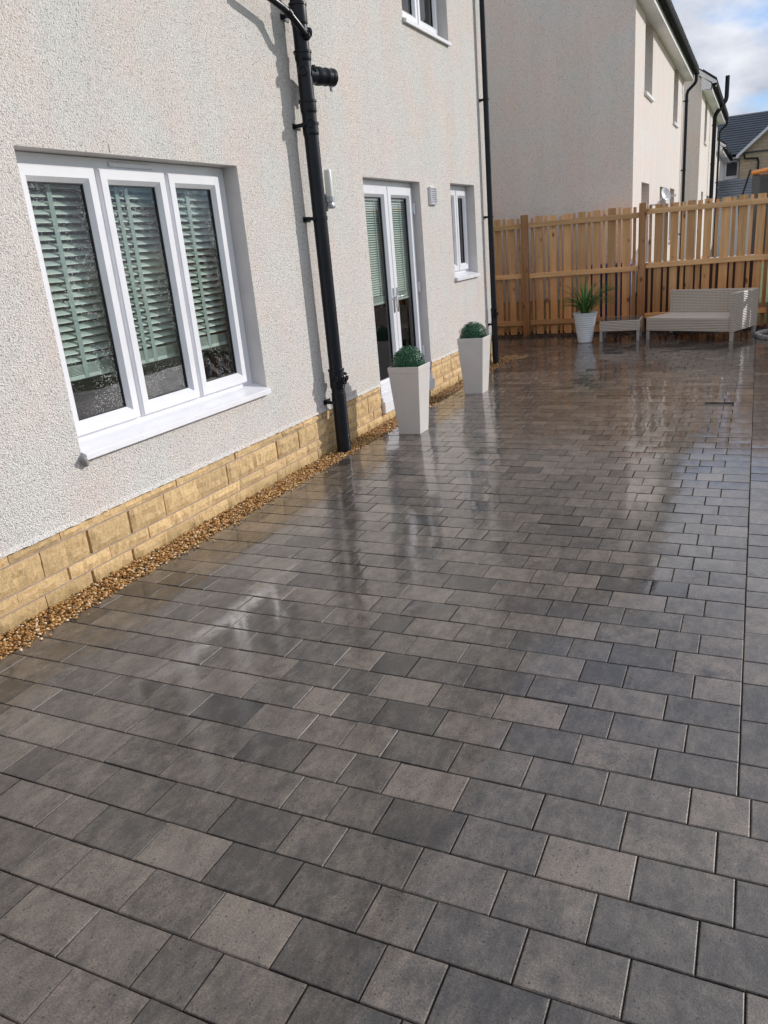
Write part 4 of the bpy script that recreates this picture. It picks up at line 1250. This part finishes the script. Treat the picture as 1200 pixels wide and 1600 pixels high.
# ------------------------------------------------------------------ corner downpipe
DX, DY = 0.075, 10.10
dp = thing('downpipe', 'slim black rainwater downpipe at the far corner of the near house', 'downpipe', (DX, DY, 0))
def DP(mb, name, smooth=40):
    mb.xf(Matrix.Translation((-DX, -DY, 0))); return mb.build(name, M['black_pvc'], dp, smooth)
m_ = MB(); m_.lathe([(0.034, 0.0), (0.034, 4.62)], 20, (DX, DY, 0), closed=True); m_.tube([(DX, DY, 4.60), (DX + 0.01, DY, 4.66), (DX + 0.14, DY, 4.76), (DX + 0.205, DY, 4.80)], 0.034, 14); DP(m_, 'pipe')
for z in (0.52, 1.86, 3.2, 4.45):
    m_ = MB(); m_.lathe([(0.0345, z - 0.014), (0.039, z - 0.012), (0.039, z + 0.012), (0.0345, z + 0.014)], 18, (DX, DY, 0)); m_.box(0, DX - 0.025, DY - 0.012, DY + 0.012, z - 0.012, z + 0.012); m_.box(0, 0.005, DY - 0.05, DY + 0.05, z - 0.014, z + 0.014); DP(m_, 'bracket')
m_ = MB(); m_.lathe([(0.0345, 0.60), (0.040, 0.61), (0.040, 0.70), (0.043, 0.705), (0.043, 0.725), (0.0345, 0.73)], 18, (DX, DY, 0)); m_.lathe([(0.0345, 0.0), (0.040, 0.005), (0.040, 0.60)], 18, (DX, DY, 0)); DP(m_, 'access_socket')
m_ = MB(); m_.lathe([(0.022, 0.03), (0.022, 0.055), (0, 0.055)], 14, (DX, DY, 0.655), 'x'); DP(m_, 'access_plug')

# ------------------------------------------------------------------ wall lamp, vent, tap
lp = thing('wall_lamp', 'small wall lamp with pale tube shade and dark base beside the soil pipe', 'wall lamp', (0, 5.86, 2.08))
m_ = MB(); m_.box(0.0, 0.018, -0.035, 0.035, -0.16, -0.03, bev=0.004); m_.build('back_plate', M['black_pvc'], lp)
m_ = MB(); m_.lathe([(0.0, -0.145), (0.034, -0.145), (0.036, -0.14), (0.036, -0.125), (0.030, -0.12), (0.026, -0.10), (0.036, -0.095), (0.036, -0.055), (0, -0.055)], 24, (0.062, 0, 0)); m_.box(0.015, 0.045, -0.012, 0.012, -0.115, -0.065); m_.build('lamp_base', M['brushed'], lp, 35)
m_ = MB(); m_.lathe([(0.0, -0.055), (0.030, -0.055), (0.030, 0.135), (0.027, 0.142), (0.0, 0.143)], 24, (0.062, 0, 0)); m_.build('lamp_shade', M['lampglass'], lp, 35)

vt = thing('air_vent', 'small white louvred air vent on the wall between door and small window', 'air vent', (0, 8.275, 2.08))
m_ = MB(); rect_frame(m_, -0.088, 0.088, -0.088, 0.088, 0.012, 0.0, 0.030, 0.003, 0.004); m_.box(0.0, 0.006, -0.08, 0.08, -0.08, 0.08); m_.build('frame', M['upvc'], vt)
for q in range(8):
    z = -0.066 + q * 0.0188
    m_ = MB(); m_.add([(0.006, -0.077, z + 0.012), (0.026, -0.077, z - 0.003), (0.028, -0.077, z - 0.0005), (0.008, -0.077, z + 0.0145), (0.006, 0.077, z + 0.012), (0.026, 0.077, z - 0.003), (0.028, 0.077, z - 0.0005), (0.008, 0.077, z + 0.0145)], [(0, 1, 2, 3), (7, 6, 5, 4), (0, 4, 5, 1), (1, 5, 6, 2), (2, 6, 7, 3), (3, 7, 4, 0)]); m_.build('louvre', M['upvc'], vt)

tp = thing('garden_tap', 'small weathered outdoor tap on the wall above the far topiary ball', 'tap', (0, 9.02, 0.56))
m_ = MB(); m_.lathe([(0.0, 0.0), (0.028, 0.0), (0.028, 0.006), (0.012, 0.010), (0.012, 0.05)], 16, (0, 0, 0), 'x'); m_.tube([(0.04, 0, 0), (0.075, 0, 0.004), (0.105, 0, -0.012), (0.118, 0, -0.05), (0.119, 0, -0.075)], [0.013, 0.015, 0.012, 0.010, 0.012], 12); m_.build('spout', M['brass'], tp, 40)
m_ = MB(); m_.tube([(0.072, 0, 0.0), (0.072, 0, 0.05)], 0.008, 10); m_.tube([(0.072, -0.028, 0.085), (0.072, -0.018, 0.060), (0.072, 0.0, 0.050), (0.072, 0.02, 0.056), (0.072, 0.036, 0.080)], [0.006, 0.006, 0.008, 0.006, 0.007], 8); m_.build('lever', M['brass'], tp, 40)
m_ = MB(); m_.tube([(0.008, -0.01, -0.005), (0.010, -0.035, -0.03), (0.010, -0.045, -0.085)], 0.006, 8); m_.build('feed_pipe', M['brass'], tp, 40)

# ------------------------------------------------------------------ planters with box balls
def make_planter(lab, loc, rz):
    root = thing('tapered_planter', lab, 'planter', loc, rz, 'tall cream planters by the french door')
    b, a, h, t = 0.1035, 0.147, 0.606, 0.009
    m_ = MB()
    def ring(w_, z): return [(-w_, -w_, z), (w_, -w_, z), (w_, w_, z), (-w_, w_, z)]
    rings = [ring(b, 0.0), ring(a - 0.0048, h - 0.052), ring(a - 0.0030, h - 0.050), ring(a - 0.001, h - 0.004), ring(a - 0.003, h), ring(a - t, h), ring(a - t - 0.004, h - 0.05)]
    vs_ = [p for r_2 in rings for p in r_2]
    fs = [(3, 2, 1, 0)]
    for k in range(6):
        for q in range(4):
            c = (q + 1) % 4
            fs.append((k * 4 + q, k * 4 + c, k * 4 + 4 + c, k * 4 + 4 + q))
    m_.add(vs_, fs); o = m_.build('body', M['planter'], root)
    bv = o.modifiers.new('edge', 'BEVEL'); bv.width = 0.003; bv.segments = 2; bv.limit_method = 'ANGLE'
    m_ = MB(); n = 8; aa = a - t - 0.003
    vs_ = [(-aa + 2 * aa * i / n, -aa + 2 * aa * j / n, h - 0.045 + 0.008 * noise.noise(Vector((i * 1.3, j * 1.7, loc[1])))) for j in range(n + 1) for i in range(n + 1)]
    fs = [(j * (n + 1) + i, j * (n + 1) + i + 1, (j + 1) * (n + 1) + i + 1, (j + 1) * (n + 1) + i) for j in range(n) for i in range(n)]
    m_.add(vs_, fs); m_.build('soil', M['soil'], root)
    return root
def topiary(lab, loc, seed):
    root = thing('topiary_ball', lab, 'topiary ball', loc, group='box balls in the tall planters')
    rr_ = random.Random(seed)
    m_ = MB(); m_.lathe([(0.0, -0.118)] + [(0.118 * math.sin(math.pi * q / 10), -0.118 * math.cos(math.pi * q / 10)) for q in range(1, 10)] + [(0.0, 0.118)], 18)
    m_.add([], []); co = MB()
    co.v = m_.v; co.f = m_.f; co.c = [(0.0, 0, 0, 1)] * len(m_.f)
    co.build('core', M['boxleaf'], root, 60)
    lf = MB()
    for _ in range(2600):
        z = rr_.uniform(-1, 1); a = rr_.uniform(0, 2 * math.pi); s = math.sqrt(1 - z * z)
        d = Vector((s * math.cos(a), s * math.sin(a), z))
        rad_ = 0.128 + rr_.uniform(-0.014, 0.018) + 0.006 * noise.noise(d * 5 + Vector((seed, 0, 0)))
        p = d * rad_
        nrm = (d + Vector((rr_.gauss(0, .55), rr_.gauss(0, .55), rr_.gauss(0, .55) + 0.2))).normalized()
        u = nrm.cross(Vector((rr_.gauss(0, 1), rr_.gauss(0, 1), rr_.gauss(0, 1)))).normalized(); v = nrm.cross(u)
        l, w_ = rr_.uniform(0.008, 0.0125), rr_.uniform(0.004, 0.0062)
        c = (rr_.random() ** 1.5, 0, 0, 1)
        lf.add([p - u * l, p + v * w_ + nrm * 0.001, p + u * l, p - v * w_ + nrm * 0.001, p + nrm * 0.003], [(0, 3, 4), (3, 2, 4), (2, 1, 4), (1, 0, 4)], c)
    lf.build('foliage', M['boxleaf'], root, props={'kind': 'stuff'})
    return root
make_planter('tall tapered cream planter standing in front of the french door, nearer of the two', (0.447, 6.304, 0.0), 0.02)
make_planter('tall tapered cream planter standing under the small window, farther of the two', (0.443, 8.142, 0.0), 0.0)
topiary('clipped green box ball in the nearer cream planter', (0.445, 6.304, 0.628), 1)
topiary('clipped green box ball in the farther cream planter by the downpipe', (0.440, 8.142, 0.624), 2)

# ------------------------------------------------------------------ fence
FY = 12.90
fence = thing('timber_fence', 'tall orange brown timber fence with gaps between boards at the end of the patio', 'fence', (1.6, FY, 0))
def FP(mb, name, mat):
    mb.xf(Matrix.Translation((-1.6, -FY, 0))); return mb.build(name, mat, fence)
posts = [-2.02, -0.21, 1.597, 3.42, 5.24, 7.06]
rr = random.Random(31)
for i, x in enumerate(posts):
    m_ = MB(); m_.box(x - 0.05, x + 0.05, FY - 0.115, FY - 0.015, -0.05, 1.905 + 0.0 * i, bev=0.006); FP(m_, 'post', M['post'])
for i in range(len(posts) - 1):
    a, b = posts[i] + 0.052, posts[i + 1] - 0.052
    dz = [0.0, 0.0, 0.035, 0.06, 0.08][i]
    for z in (0.225, 0.968, 1.742):
        s0 = rr.uniform(-0.008, 0.008)
        m_ = MB(); m_.box(a, b, FY - 0.052, FY - 0.014, z - 0.038 + dz, z + 0.038 + dz, bev=0.004)
        sl2 = rr.uniform(-0.004, 0.006)
        m_.v = [(p[0], p[1], p[2] + (p[0] - a) * sl2) for p in m_.v]
        FP(m_, 'rail', M['rail'])
x = -2.0 + 0.06
pitchb = 0.2265
x = -0.680 - 0.2265 * 6
while x < 7.0:
    w_ = 0.113 + rr.uniform(-0.006, 0.008)
    top = 1.868 + rr.uniform(-0.008, 0.010) + (0.0 if x < 1.6 else 0.004)
    lean = rr.uniform(-0.004, 0.004)
    bay = 0
    m_ = MB(); m_.box(x - w_ / 2, x + w_ / 2, FY - 0.012, FY + 0.008, 0.03, top, bev=0.003)
    m_.v = [(p[0] + lean * p[2], p[1], p[2]) for p in m_.v]
    FP(m_, 'board', M['board'])
    # narrower board in the gap, fixed on the far side
    xn = x + pitchb / 2 + rr.uniform(-0.008, 0.008)
    w2 = 0.046 + rr.uniform(-0.005, 0.008) if xn < 1.7 else 0.052 + rr.uniform(-0.012, 0.014)
    m_ = MB(); m_.box(xn - w2 / 2, xn + w2 / 2, FY + 0.020, FY + 0.038, 0.03, top - 0.004 + rr.uniform(-0.01, 0.006), bev=0.003)
    m_.v = [(p[0] - lean * p[2], p[1], p[2]) for p in m_.v]
    FP(m_, 'board', M['board'])
    x += pitchb + rr.uniform(-0.005, 0.005) + (0.006 if x > 1.6 else 0)
for z in (0.23, 1.76):
    m_ = MB(); m_.box(-2.3, 7.1, FY + 0.0385, FY + 0.060, z - 0.02, z + 0.02)
    # light battens holding the narrow boards
    FP(m_, 'batten', M['rail'])

# ------------------------------------------------------------------ white pot with spiky plant
pt = thing('ribbed_pot', 'tapered pale grey ribbed plant pot by the fence left of the side table', 'plant pot', (0.915, 11.93, 0))
prof = [(0.0, 0.0), (0.092, 0.0), (0.097, 0.004)]
for q in range(13):
    z0 = 0.012 + q * 0.0315
    r0 = 0.097 + (0.170 - 0.097) * z0 / 0.43
    prof += [(r0, z0), (r0 + 0.006, z0 + 0.006), (r0 + 0.007, z0 + 0.022), (r0 + 0.003, z0 + 0.028)]
prof += [(0.172, 0.420), (0.180, 0.423), (0.181, 0.440), (0.172, 0.442), (0.166, 0.436), (0.160, 0.40)]
m_ = MB(); m_.lathe(prof, 40); m_.build('body', M['potwhite'], pt, 40)
m_ = MB(); m_.lathe([(0.161, 0.40), (0.10, 0.408), (0.0, 0.412)], 24); m_.build('soil', M['soil'], pt, 60)
pl = thing('spiky_plant', 'spiky green strap leaved plant growing in the ribbed pot', 'plant', (0.915, 11.93, 0.40))
rr = random.Random(44)
for q in range(95):
    a = rr.uniform(0, 2 * math.pi); lean = rr.random() ** 0.7
    ln_ = rr.uniform(0.44, 0.66) * (1.0 if lean < 0.6 else 0.85)
    if math.cos(a) > 0.2 and rr.random() < 0.45: ln_ *= 1.10; lean = min(1, lean + 0.25)
    d = Vector((math.cos(a), math.sin(a), 0)); side = Vector((-math.sin(a), math.cos(a), 0))
    vs_ = []; nseg = 7
    p = d * rr.uniform(0.0, 0.06) + Vector((0, 0, 0.0)); th = rad(88) - lean * rad(34)
    w0 = rr.uniform(0.008, 0.013)
    for k in range(nseg + 1):
        u = k / nseg
        w_ = w0 * (0.6 + 1.2 * u if u < 0.35 else 1.02 * (1 - (u - 0.35) / 0.65) ** 0.8 + 0.02)
        vs_ += [p - side * w_ + Vector((0, 0, 0.002)), p - Vector((0, 0, 0.003)), p + side * w_ + Vector((0, 0, 0.002))]
        p = p + (d * math.cos(th) + Vector((0, 0, 1)) * math.sin(th)) * ln_ / nseg
        th -= rad(3 + 14 * lean) * (0.4 + u * 1.3)
    fs = []
    for k in range(nseg):
        b0 = k * 3
        fs += [(b0, b0 + 1, b0 + 4, b0 + 3), (b0 + 1, b0 + 2, b0 + 5, b0 + 4)]
    m_ = MB(); m_.add(vs_, fs, (rr.random(), 0, 0, 1)); m_.build('leaf', M['blade'], pl, 60)

# ------------------------------------------------------------------ rattan side table
tb = thing('side_table', 'low square grey rattan side table with glass top beside the ribbed pot', 'side table', (1.40, 12.18, 0), rad(3))
m_ = MB(); m_.box(-0.285, 0.285, -0.27, 0.27, 0.150, 0.300, bev=0.008); m_.build('woven_body', M['wicker'], tb)
m_ = MB(); m_.box(-0.270, 0.270, -0.255, 0.255, 0.302, 0.308, bev=0.001); m_.build('glass_top', simple('dark grey table glass', (0.10, 0.11, 0.11), 0.06), tb)
for sx in (-1, 1):
    for sy in (-1, 1):
        m_ = MB(); m_.box(sx * 0.262 - 0.020, sx * 0.262 + 0.020, sy * 0.247 - 0.020, sy * 0.247 + 0.020, 0.0, 0.1495, bev=0.003); m_.build('leg', M['furn_leg'], tb)

# ------------------------------------------------------------------ rattan corner sofa
so = thing('rattan_sofa', 'grey woven rattan corner sofa without cushions standing against the fence', 'sofa', (1.775, 12.02, 0), rad(-22.5))
LW, LD = 1.28, 0.74
m_ = MB(); m_.box(0.0, LW - 0.062, 0.0, LD - 0.062, 0.130, 0.315, bev=0.008); m_.build('seat', M['wicker'], so)
m_ = MB(); m_.box(0.0, LW, LD - 0.060, LD, 0.130, 0.640, bev=0.008); m_.build('backrest', M['wicker'], so)
m_ = MB(); m_.box(LW - 0.060, LW, -0.01, LD - 0.062, 0.130, 0.640, bev=0.008); m_.build('armrest', M['wicker'], so)
for (x, y) in ((0.025, 0.025), (LW - 0.03, 0.02), (LW - 0.03, LD - 0.03), (0.03, LD - 0.03)):
    m_ = MB(); m_.box(x - 0.021, x + 0.021, y - 0.021, y + 0.021, 0.0, 0.1295, bev=0.003); m_.build('leg', M['furn_leg'], so)

# ------------------------------------------------------------------ planting bed at the right edge
bed = MB(); vs_ = [(3.78, 12.0, 0.075)]; n = 28
for r0, z0 in ((0.2, 0.065), (0.38, 0.035), (0.50, -0.005)):
    for q in range(n):
        a = 2 * math.pi * q / n
        vs_.append((3.78 + r0 * math.cos(a), 12.0 + r0 * math.sin(a), z0 + 0.012 * noise.noise(Vector((r0 * 9, q, 1)))))
fs = [(0, 1 + q, 1 + (q + 1) % n) for q in range(n)]
for k in range(2):
    for q in range(n):
        a = 1 + k * n + q; b = 1 + k * n + (q + 1) % n
        fs.append((a, a + n, b + n, b))
bed.add(vs_, fs); structure(bed.build('planting_bed', M['bark'], smooth=60))
for q in range(22):
    a = 2 * math.pi * q / 22
    if q == 0: edg = thing('bed_edging', 'ring of pale edging stones round the soil bed at the right edge', 'edging', (3.78, 12.0, 0))
    m_ = MB(); m_.box(-0.032, 0.032, -0.066, 0.066, 0.0, 0.055, bev=0.01); m_.xf(Matrix.Rotation(a, 4, 'Z') @ Matrix.Translation((0.53, 0, 0)))
    m_.build('stone', M['mortar_grey'], edg)

# ------------------------------------------------------------------ neighbouring houses
def far_window(root, inv, X, y0, y1, z0, z1, name='window'):
    fr = MB(); rect_frame(fr, y0, y1, z0, z1, 0.06, X - 0.20, X - 0.15, 0.01); fr.xf(inv); f = fr.build(name, M['upvc_far'], root)
    p = MB(); p.box(X - 0.19, X - 0.185, y0 + 0.055, y1 - 0.055, z0 + 0.055, z1 - 0.055); p.xf(inv); p.build('pane', M['glass_far'], f)
    mu_ = MB(); mu_.box(X - 0.184, X - 0.145, (y0 + y1) / 2 - 0.035, (y0 + y1) / 2 + 0.035, z0 + 0.055, z1 - 0.055); mu_.xf(inv); mu_.build('mullion', M['upvc_far'], f)
    s_ = MB(); s_.box(X - 0.15, X + 0.045, y0 - 0.0, y1 + 0.0, z0 - 0.055, z0 - 0.001, bev=0.006); s_.xf(inv); s_.build('sill', M['upvc_far'], f)
    return f
def neighbour(label, X, y0, y1, zs, ups, downs, ridge, back, eo, verge=0.06, plinth_z=0.53):
    root = thing('neighbour_house', label, 'house', (X, y0, 0), group='rendered houses beyond the fence')
    inv = Matrix.Translation((-X, -y0, 0))
    ops = [(a, b, c, d) for a, b, c, d in ups + downs]
    m_ = MB()
    facade(m_, X, y0, y1, plinth_z, zs + 0.15, ops, 0.15)
    t_ = math.tan(rad(36)); rz = zs + 0.1 + (X - ridge) * t_
    for yy in (y0, y1):
        m_.add([(X, yy, plinth_z), (X, yy, zs + 0.28), (ridge, yy, rz + 0.18), (back, yy, zs + 0.28), (back, yy, plinth_z)], [(0, 1, 2, 3, 4)])
    m_.add([(back, y0, plinth_z), (back, y1, plinth_z), (back, y1, zs), (back, y0, zs)], [(0, 1, 2, 3)])
    reveals(m_, X, ops, 0.20)
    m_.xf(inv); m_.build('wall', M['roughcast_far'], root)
    m_ = MB(); m_.box(back + 0.01, X - 0.012, y0 + 0.012, y1 - 0.012, -0.06, plinth_z); m_.xf(inv); m_.build('plinth', M['stone'], root)
    for (a, b, c, d) in ops:
        f = far_window(root, inv, X, a, b, c, min(d, zs + 0.05))
    roof_parts(root, inv, X, y0, y1, zs, eo, ridge, 36, M['slate'], True, back, verge)
    return root, inv
n1, i1 = neighbour('cream rendered house right behind the fence, its shaded gable wall facing the patio', 1.37, 13.37, 21.62, 4.70,
                   [(14.49, 15.52, 3.63, 4.75), (19.26, 20.25, 3.63, 4.75)],
                   [(14.40, 15.46, 0.9, 2.27), (17.15, 18.35, 0.3, 2.28), (19.14, 20.13, 1.2, 2.30)], -3.0, -7.4, 0.19)
def drop_pipe(root, inv, pts, r=0.036, name='downpipe', zs=()):
    m_ = MB(); m_.tube(pts, r, 12); m_.xf(inv); o = m_.build(name, M['black_pvc'], root, 40)
    for z in zs:
        b = MB(); b.lathe([(r, z - 0.02), (r + 0.008, z - 0.015), (r + 0.008, z + 0.015), (r, z + 0.02)], 12, (pts[-1][0], pts[-1][1], 0)); b.box(pts[-1][0] - 0.075, pts[-1][0] - r + 0.005, pts[-1][1] - 0.03, pts[-1][1] + 0.0, z - 0.015, z + 0.015); b.xf(inv); b.build('bracket', M['black_pvc'], o, 40)
drop_pipe(n1, i1, [(1.645, 21.50, 4.80), (1.645, 21.50, 4.66), (1.62, 21.49, 4.60), (1.475, 21.45, 4.46), (1.455, 21.44, 4.38), (1.455, 21.44, 0.0)], zs=(4.25, 2.75, 1.3))
# white satellite dish low on the facade
sd = thing('satellite_dish', 'small white satellite dish on the facade behind the fence', 'satellite dish', (1.37, 15.6, 2.02))
m_ = MB(); m_.lathe([(0.0, 0.0), (0.07, 0.010), (0.120, 0.032), (0.123, 0.028), (0.07, 0.006), (0.0, -0.008)], 24); m_.xf(Matrix.Translation((0.25, 0, 0.05)) @ Matrix.Rotation(rad(70), 4, 'Y') @ Matrix.Rotation(rad(30), 4, 'X')); m_.build('dish', M['upvc_far'], sd, 50)
m_ = MB(); m_.tube([(0, 0, -0.1), (0.12, 0, -0.1), (0.25, 0, 0.04)], 0.018, 10); m_.tube([(0.24, 0, 0.0), (0.42, -0.06, 0.02)], 0.008, 8); m_.box(0.40, 0.45, -0.085, -0.04, 0.0, 0.04); m_.build('arm', M['upvc_far'], sd, 50)

n2, i2 = neighbour('second cream rendered house farther back, a black vent pipe rising past its roof edge', 1.62, 24.0, 32.6, 4.74,
                   [(25.5, 26.5, 3.66, 4.79), (29.6, 30.6, 3.66, 4.79)],
                   [(25.4, 26.2, 1.3, 2.35), (28.0, 29.2, 0.9, 2.3)], -3.0, -7.0, 0.22, 0.10)
# soil stack with swan neck past the gutter
drop_pipe(n2, i2, [(2.04, 28.3, 5.62), (2.04, 28.3, 5.05), (2.02, 28.28, 4.95), (1.78, 28.2, 4.62), (1.74, 28.2, 4.52), (1.74, 28.2, 2.05), (1.74, 28.2, 0.0)], 0.062, 'soil_stack', zs=(4.3, 3.2))
drop_pipe(n2, i2, [(1.93, 32.5, 4.85), (1.93, 32.5, 4.72), (1.9, 32.5, 4.66), (1.72, 32.45, 4.5), (1.70, 32.45, 4.42), (1.70, 32.45, 0.0)], 0.036, zs=(4.2, 2.8))
n3, i3 = neighbour('third rendered house farthest along the row, only its eave end showing', 1.50, 35.0, 43.0, 4.0,
                   [(36.5, 37.5, 2.8, 4.05)], [(36.5, 37.6, 0.9, 2.1)], -2.6, -6.5, 0.22, 0.10)

# far house facing the camera: plane Y = const
fh = thing('slate_roof_house', 'distant house with blue grey tiled roof, pale wall and buff brick front', 'house', (2.2, 45, 0))
fi = Matrix.Translation((-2.2, -45, 0))
def FH(mb, name, mat, parent=None, smooth=None):
    mb.xf(fi); return mb.build(name, mat, parent or fh, smooth)
m_ = MB(); m_.box(-6, 2.13, 45, 53, -0.05, 4.45); FH(m_, 'wall', M['white_wall'])
m_ = MB(); m_.add([(2.13, 44.6, -0.05), (9.5, 44.6, -0.05), (9.5, 44.6, 4.55), (5.8, 44.6, 7.6), (2.13, 44.6, 4.50)], [(0, 1, 2, 3, 4)]); m_.add([(2.13, 44.6, -0.05), (2.13, 44.6, 4.5), (2.13, 45.0, 4.5), (2.13, 45.0, -0.05)], [(0, 1, 2, 3)]); FH(m_, 'brick_front', M['buff'])
rf = MB()
# main roof with visible courses
yE, zE, yR, zR = 44.55, 4.42, 48.4, 6.55
nc = 17
for q in range(nc):
    y0_ = yE + (yR - yE) * q / nc; z0_ = zE + (zR - zE) * q / nc
    y1_ = yE + (yR - yE) * (q + 1) / nc; z1_ = zE + (zR - zE) * (q + 1) / nc
    rf.add([(-6.4, y0_, z0_ + 0.05), (14, y0_, z0_ + 0.05), (14, y1_, z1_ + 0.01), (-6.4, y1_, z1_ + 0.01)], [(0, 1, 2, 3)])
    rf.add([(-6.4, y0_, z0_), (14, y0_, z0_), (14, y0_, z0_ + 0.05), (-6.4, y0_, z0_ + 0.05)], [(0, 1, 2, 3)])
rf.add([(-6.4, yR, zR), (14, yR, zR), (14, 53, 4.3), (-6.4, 53, 4.3)], [(0, 1, 2, 3)])
rf = FH(rf, 'roof', M['slate_blue'])
m_ = MB(); m_.add([(2.0, 44.2, 4.36), (5.8, 44.2, 7.62), (5.8, 49.5, 7.62), (2.0, 46.0, 4.36)], [(0, 1, 2, 3)]); m_.add([(9.6, 44.2, 4.36), (9.6, 46.0, 4.36), (5.8, 49.5, 7.62), (5.8, 44.2, 7.62)], [(0, 1, 2, 3)]); FH(m_, 'gable_roof', M['slate_blue'])
m_ = MB(); m_.add([(1.95, 44.19, 4.20), (1.95, 44.19, 4.36), (5.8, 44.19, 7.66), (9.65, 44.19, 4.36), (9.65, 44.19, 4.20), (5.8, 44.19, 7.48)], [(0, 1, 2, 5), (2, 3, 4, 5)]); FH(m_, 'verge_board', M['upvc_far'])
m_ = MB(); m_.box(-6.2, 2.1, 44.50, 44.60, 4.25, 4.40); FH(m_, 'fascia', M['upvc_far'])
m_ = MB(); m_.tube([(-6.3, 44.48, 4.38), (2.1, 44.48, 4.38)], 0.06, 8); FH(m_, 'gutter', M['gutter'])
m_ = MB(); m_.tube([(2.3, 44.50, 4.4), (2.35, 44.5, 4.2), (2.9, 44.52, 4.15), (2.95, 44.52, 4.0), (2.95, 44.52, 0)], 0.045, 8); FH(m_, 'downpipe', M['black_pvc'], smooth=40)
fw_m = MB(); fw_m.box(1.45, 2.08, 44.90, 44.998, 3.35, 4.18); fw_ = FH(fw_m, 'window', M['upvc_far'])
m_ = MB(); m_.box(1.53, 2.0, 44.885, 44.899, 3.50, 4.12); FH(m_, 'pane', M['glass_far'], fw_)
m_ = MB(); m_.box(1.43, 2.10, 44.85, 44.90, 3.22, 3.345); FH(m_, 'sill', M['mortar_grey'], fw_)

ga = thing('low_roof_garage', 'low garage with dark blue grey roof in front of the distant house', 'garage', (2.0, 36, 0))
gi = Matrix.Translation((-2.0, -36, 0))
m_ = MB(); m_.box(1.0, 6.2, 36, 42, -0.05, 2.35); m_.xf(gi); m_.build('wall', M['white_wall'], ga)
m_ = MB(); nc = 7
for q in range(nc):
    y0_ = 35.7 + 2.0 * q / nc; z0_ = 2.32 + 0.72 * q / nc
    m_.add([(0.9, y0_, z0_ + 0.02), (6.4, y0_, z0_ + 0.02), (6.4, y0_ + 2.0 / nc, z0_ + 0.72 / nc + 0.01), (0.9, y0_ + 2.0 / nc, z0_ + 0.72 / nc + 0.01)], [(0, 1, 2, 3)])
m_.add([(0.9, 37.7, 3.04), (6.4, 37.7, 3.04), (6.4, 42.3, 2.2), (0.9, 42.3, 2.2)], [(0, 1, 2, 3)])
m_.add([(1.0, 36, 2.35), (1.0, 37.7, 3.0), (1.0, 42, 2.3)], [(0, 1, 2)])
m_.xf(gi); m_.build('roof', M['slate_blue'], ga)

# ------------------------------------------------------------------ things behind the fence, glimpsed through its gaps
bn = thing('storage_bin', 'blue plastic bin glimpsed between the fence boards left of the middle post', 'bin', (1.07, 13.15, 0))
m_ = MB(); m_.box(-0.30, 0.31, -0.13, 0.13, -0.05, 0.98, bev=0.02); m_.build('body', M['bin'], bn)
m_ = MB(); m_.box(-0.32, 0.33, -0.14, 0.15, 0.985, 1.06, bev=0.02); m_.build('lid', M['bin'], bn)
bx_ = thing('garden_storage_box', 'dark brown garden storage box with pale lid edge glimpsed between the fence boards', 'storage box', (2.2, 14.3, 0))
m_ = MB(); m_.box(-0.72, 0.98, -0.35, 0.35, -0.05, 0.93, bev=0.01); m_.build('body', M['dark_box'], bx_)
m_ = MB(); m_.box(-0.75, 1.01, -0.38, 0.38, 0.935, 0.985, bev=0.01); m_.build('lid', M['upvc_far'], bx_)

tr = thing('trampoline', 'round garden trampoline with dark safety net and orange top ring beyond the fence', 'trampoline', (4.95, 17.0, 0))
rT = 1.95; n = 12
def ringpts(r, z, ph=0.13): return [(r * math.cos(2 * math.pi * q / n + ph), r * math.sin(2 * math.pi * q / n + ph), z) for q in range(n)]
for q in range(n):
    a = ringpts(rT, 2.32)[q]; b = ringpts(rT, 2.32)[(q + 1) % n]
    m_ = MB(); m_.tube([a, b], 0.035, 8); m_.build('top_pad', M['orange'], tr, 50)
    a2 = ringpts(rT, 0.85)[q]; b2 = ringpts(rT, 0.85)[(q + 1) % n]
    m_ = MB(); m_.add([a2, b2, (b[0], b[1], b[2] - 0.03), (a[0], a[1], a[2] - 0.03)], [(0, 1, 2, 3)]); m_.build('net', M['net'], tr)
    if q % 2 == 0:
        m_ = MB(); m_.tube([(a[0] * 1.02, a[1] * 1.02, 2.38), (a[0] * 1.10, a[1] * 1.10, 1.8), (a[0] * 1.08, a[1] * 1.08, 0.9), (a[0] * 1.02, a[1] * 1.02, -0.05)], 0.018, 8); m_.build('pole', M['pole'], tr, 50)
m_ = MB(); m_.lathe([(1.6, 0.86), (1.98, 0.88), (1.98, 0.78), (1.6, 0.80)], 24); m_.build('edge_pad', M['orange'], tr, 40)
m_ = MB(); m_.lathe([(0.0, 0.82), (1.62, 0.83)], 24); m_.build('jumping_mat', M['pole'], tr, 40)
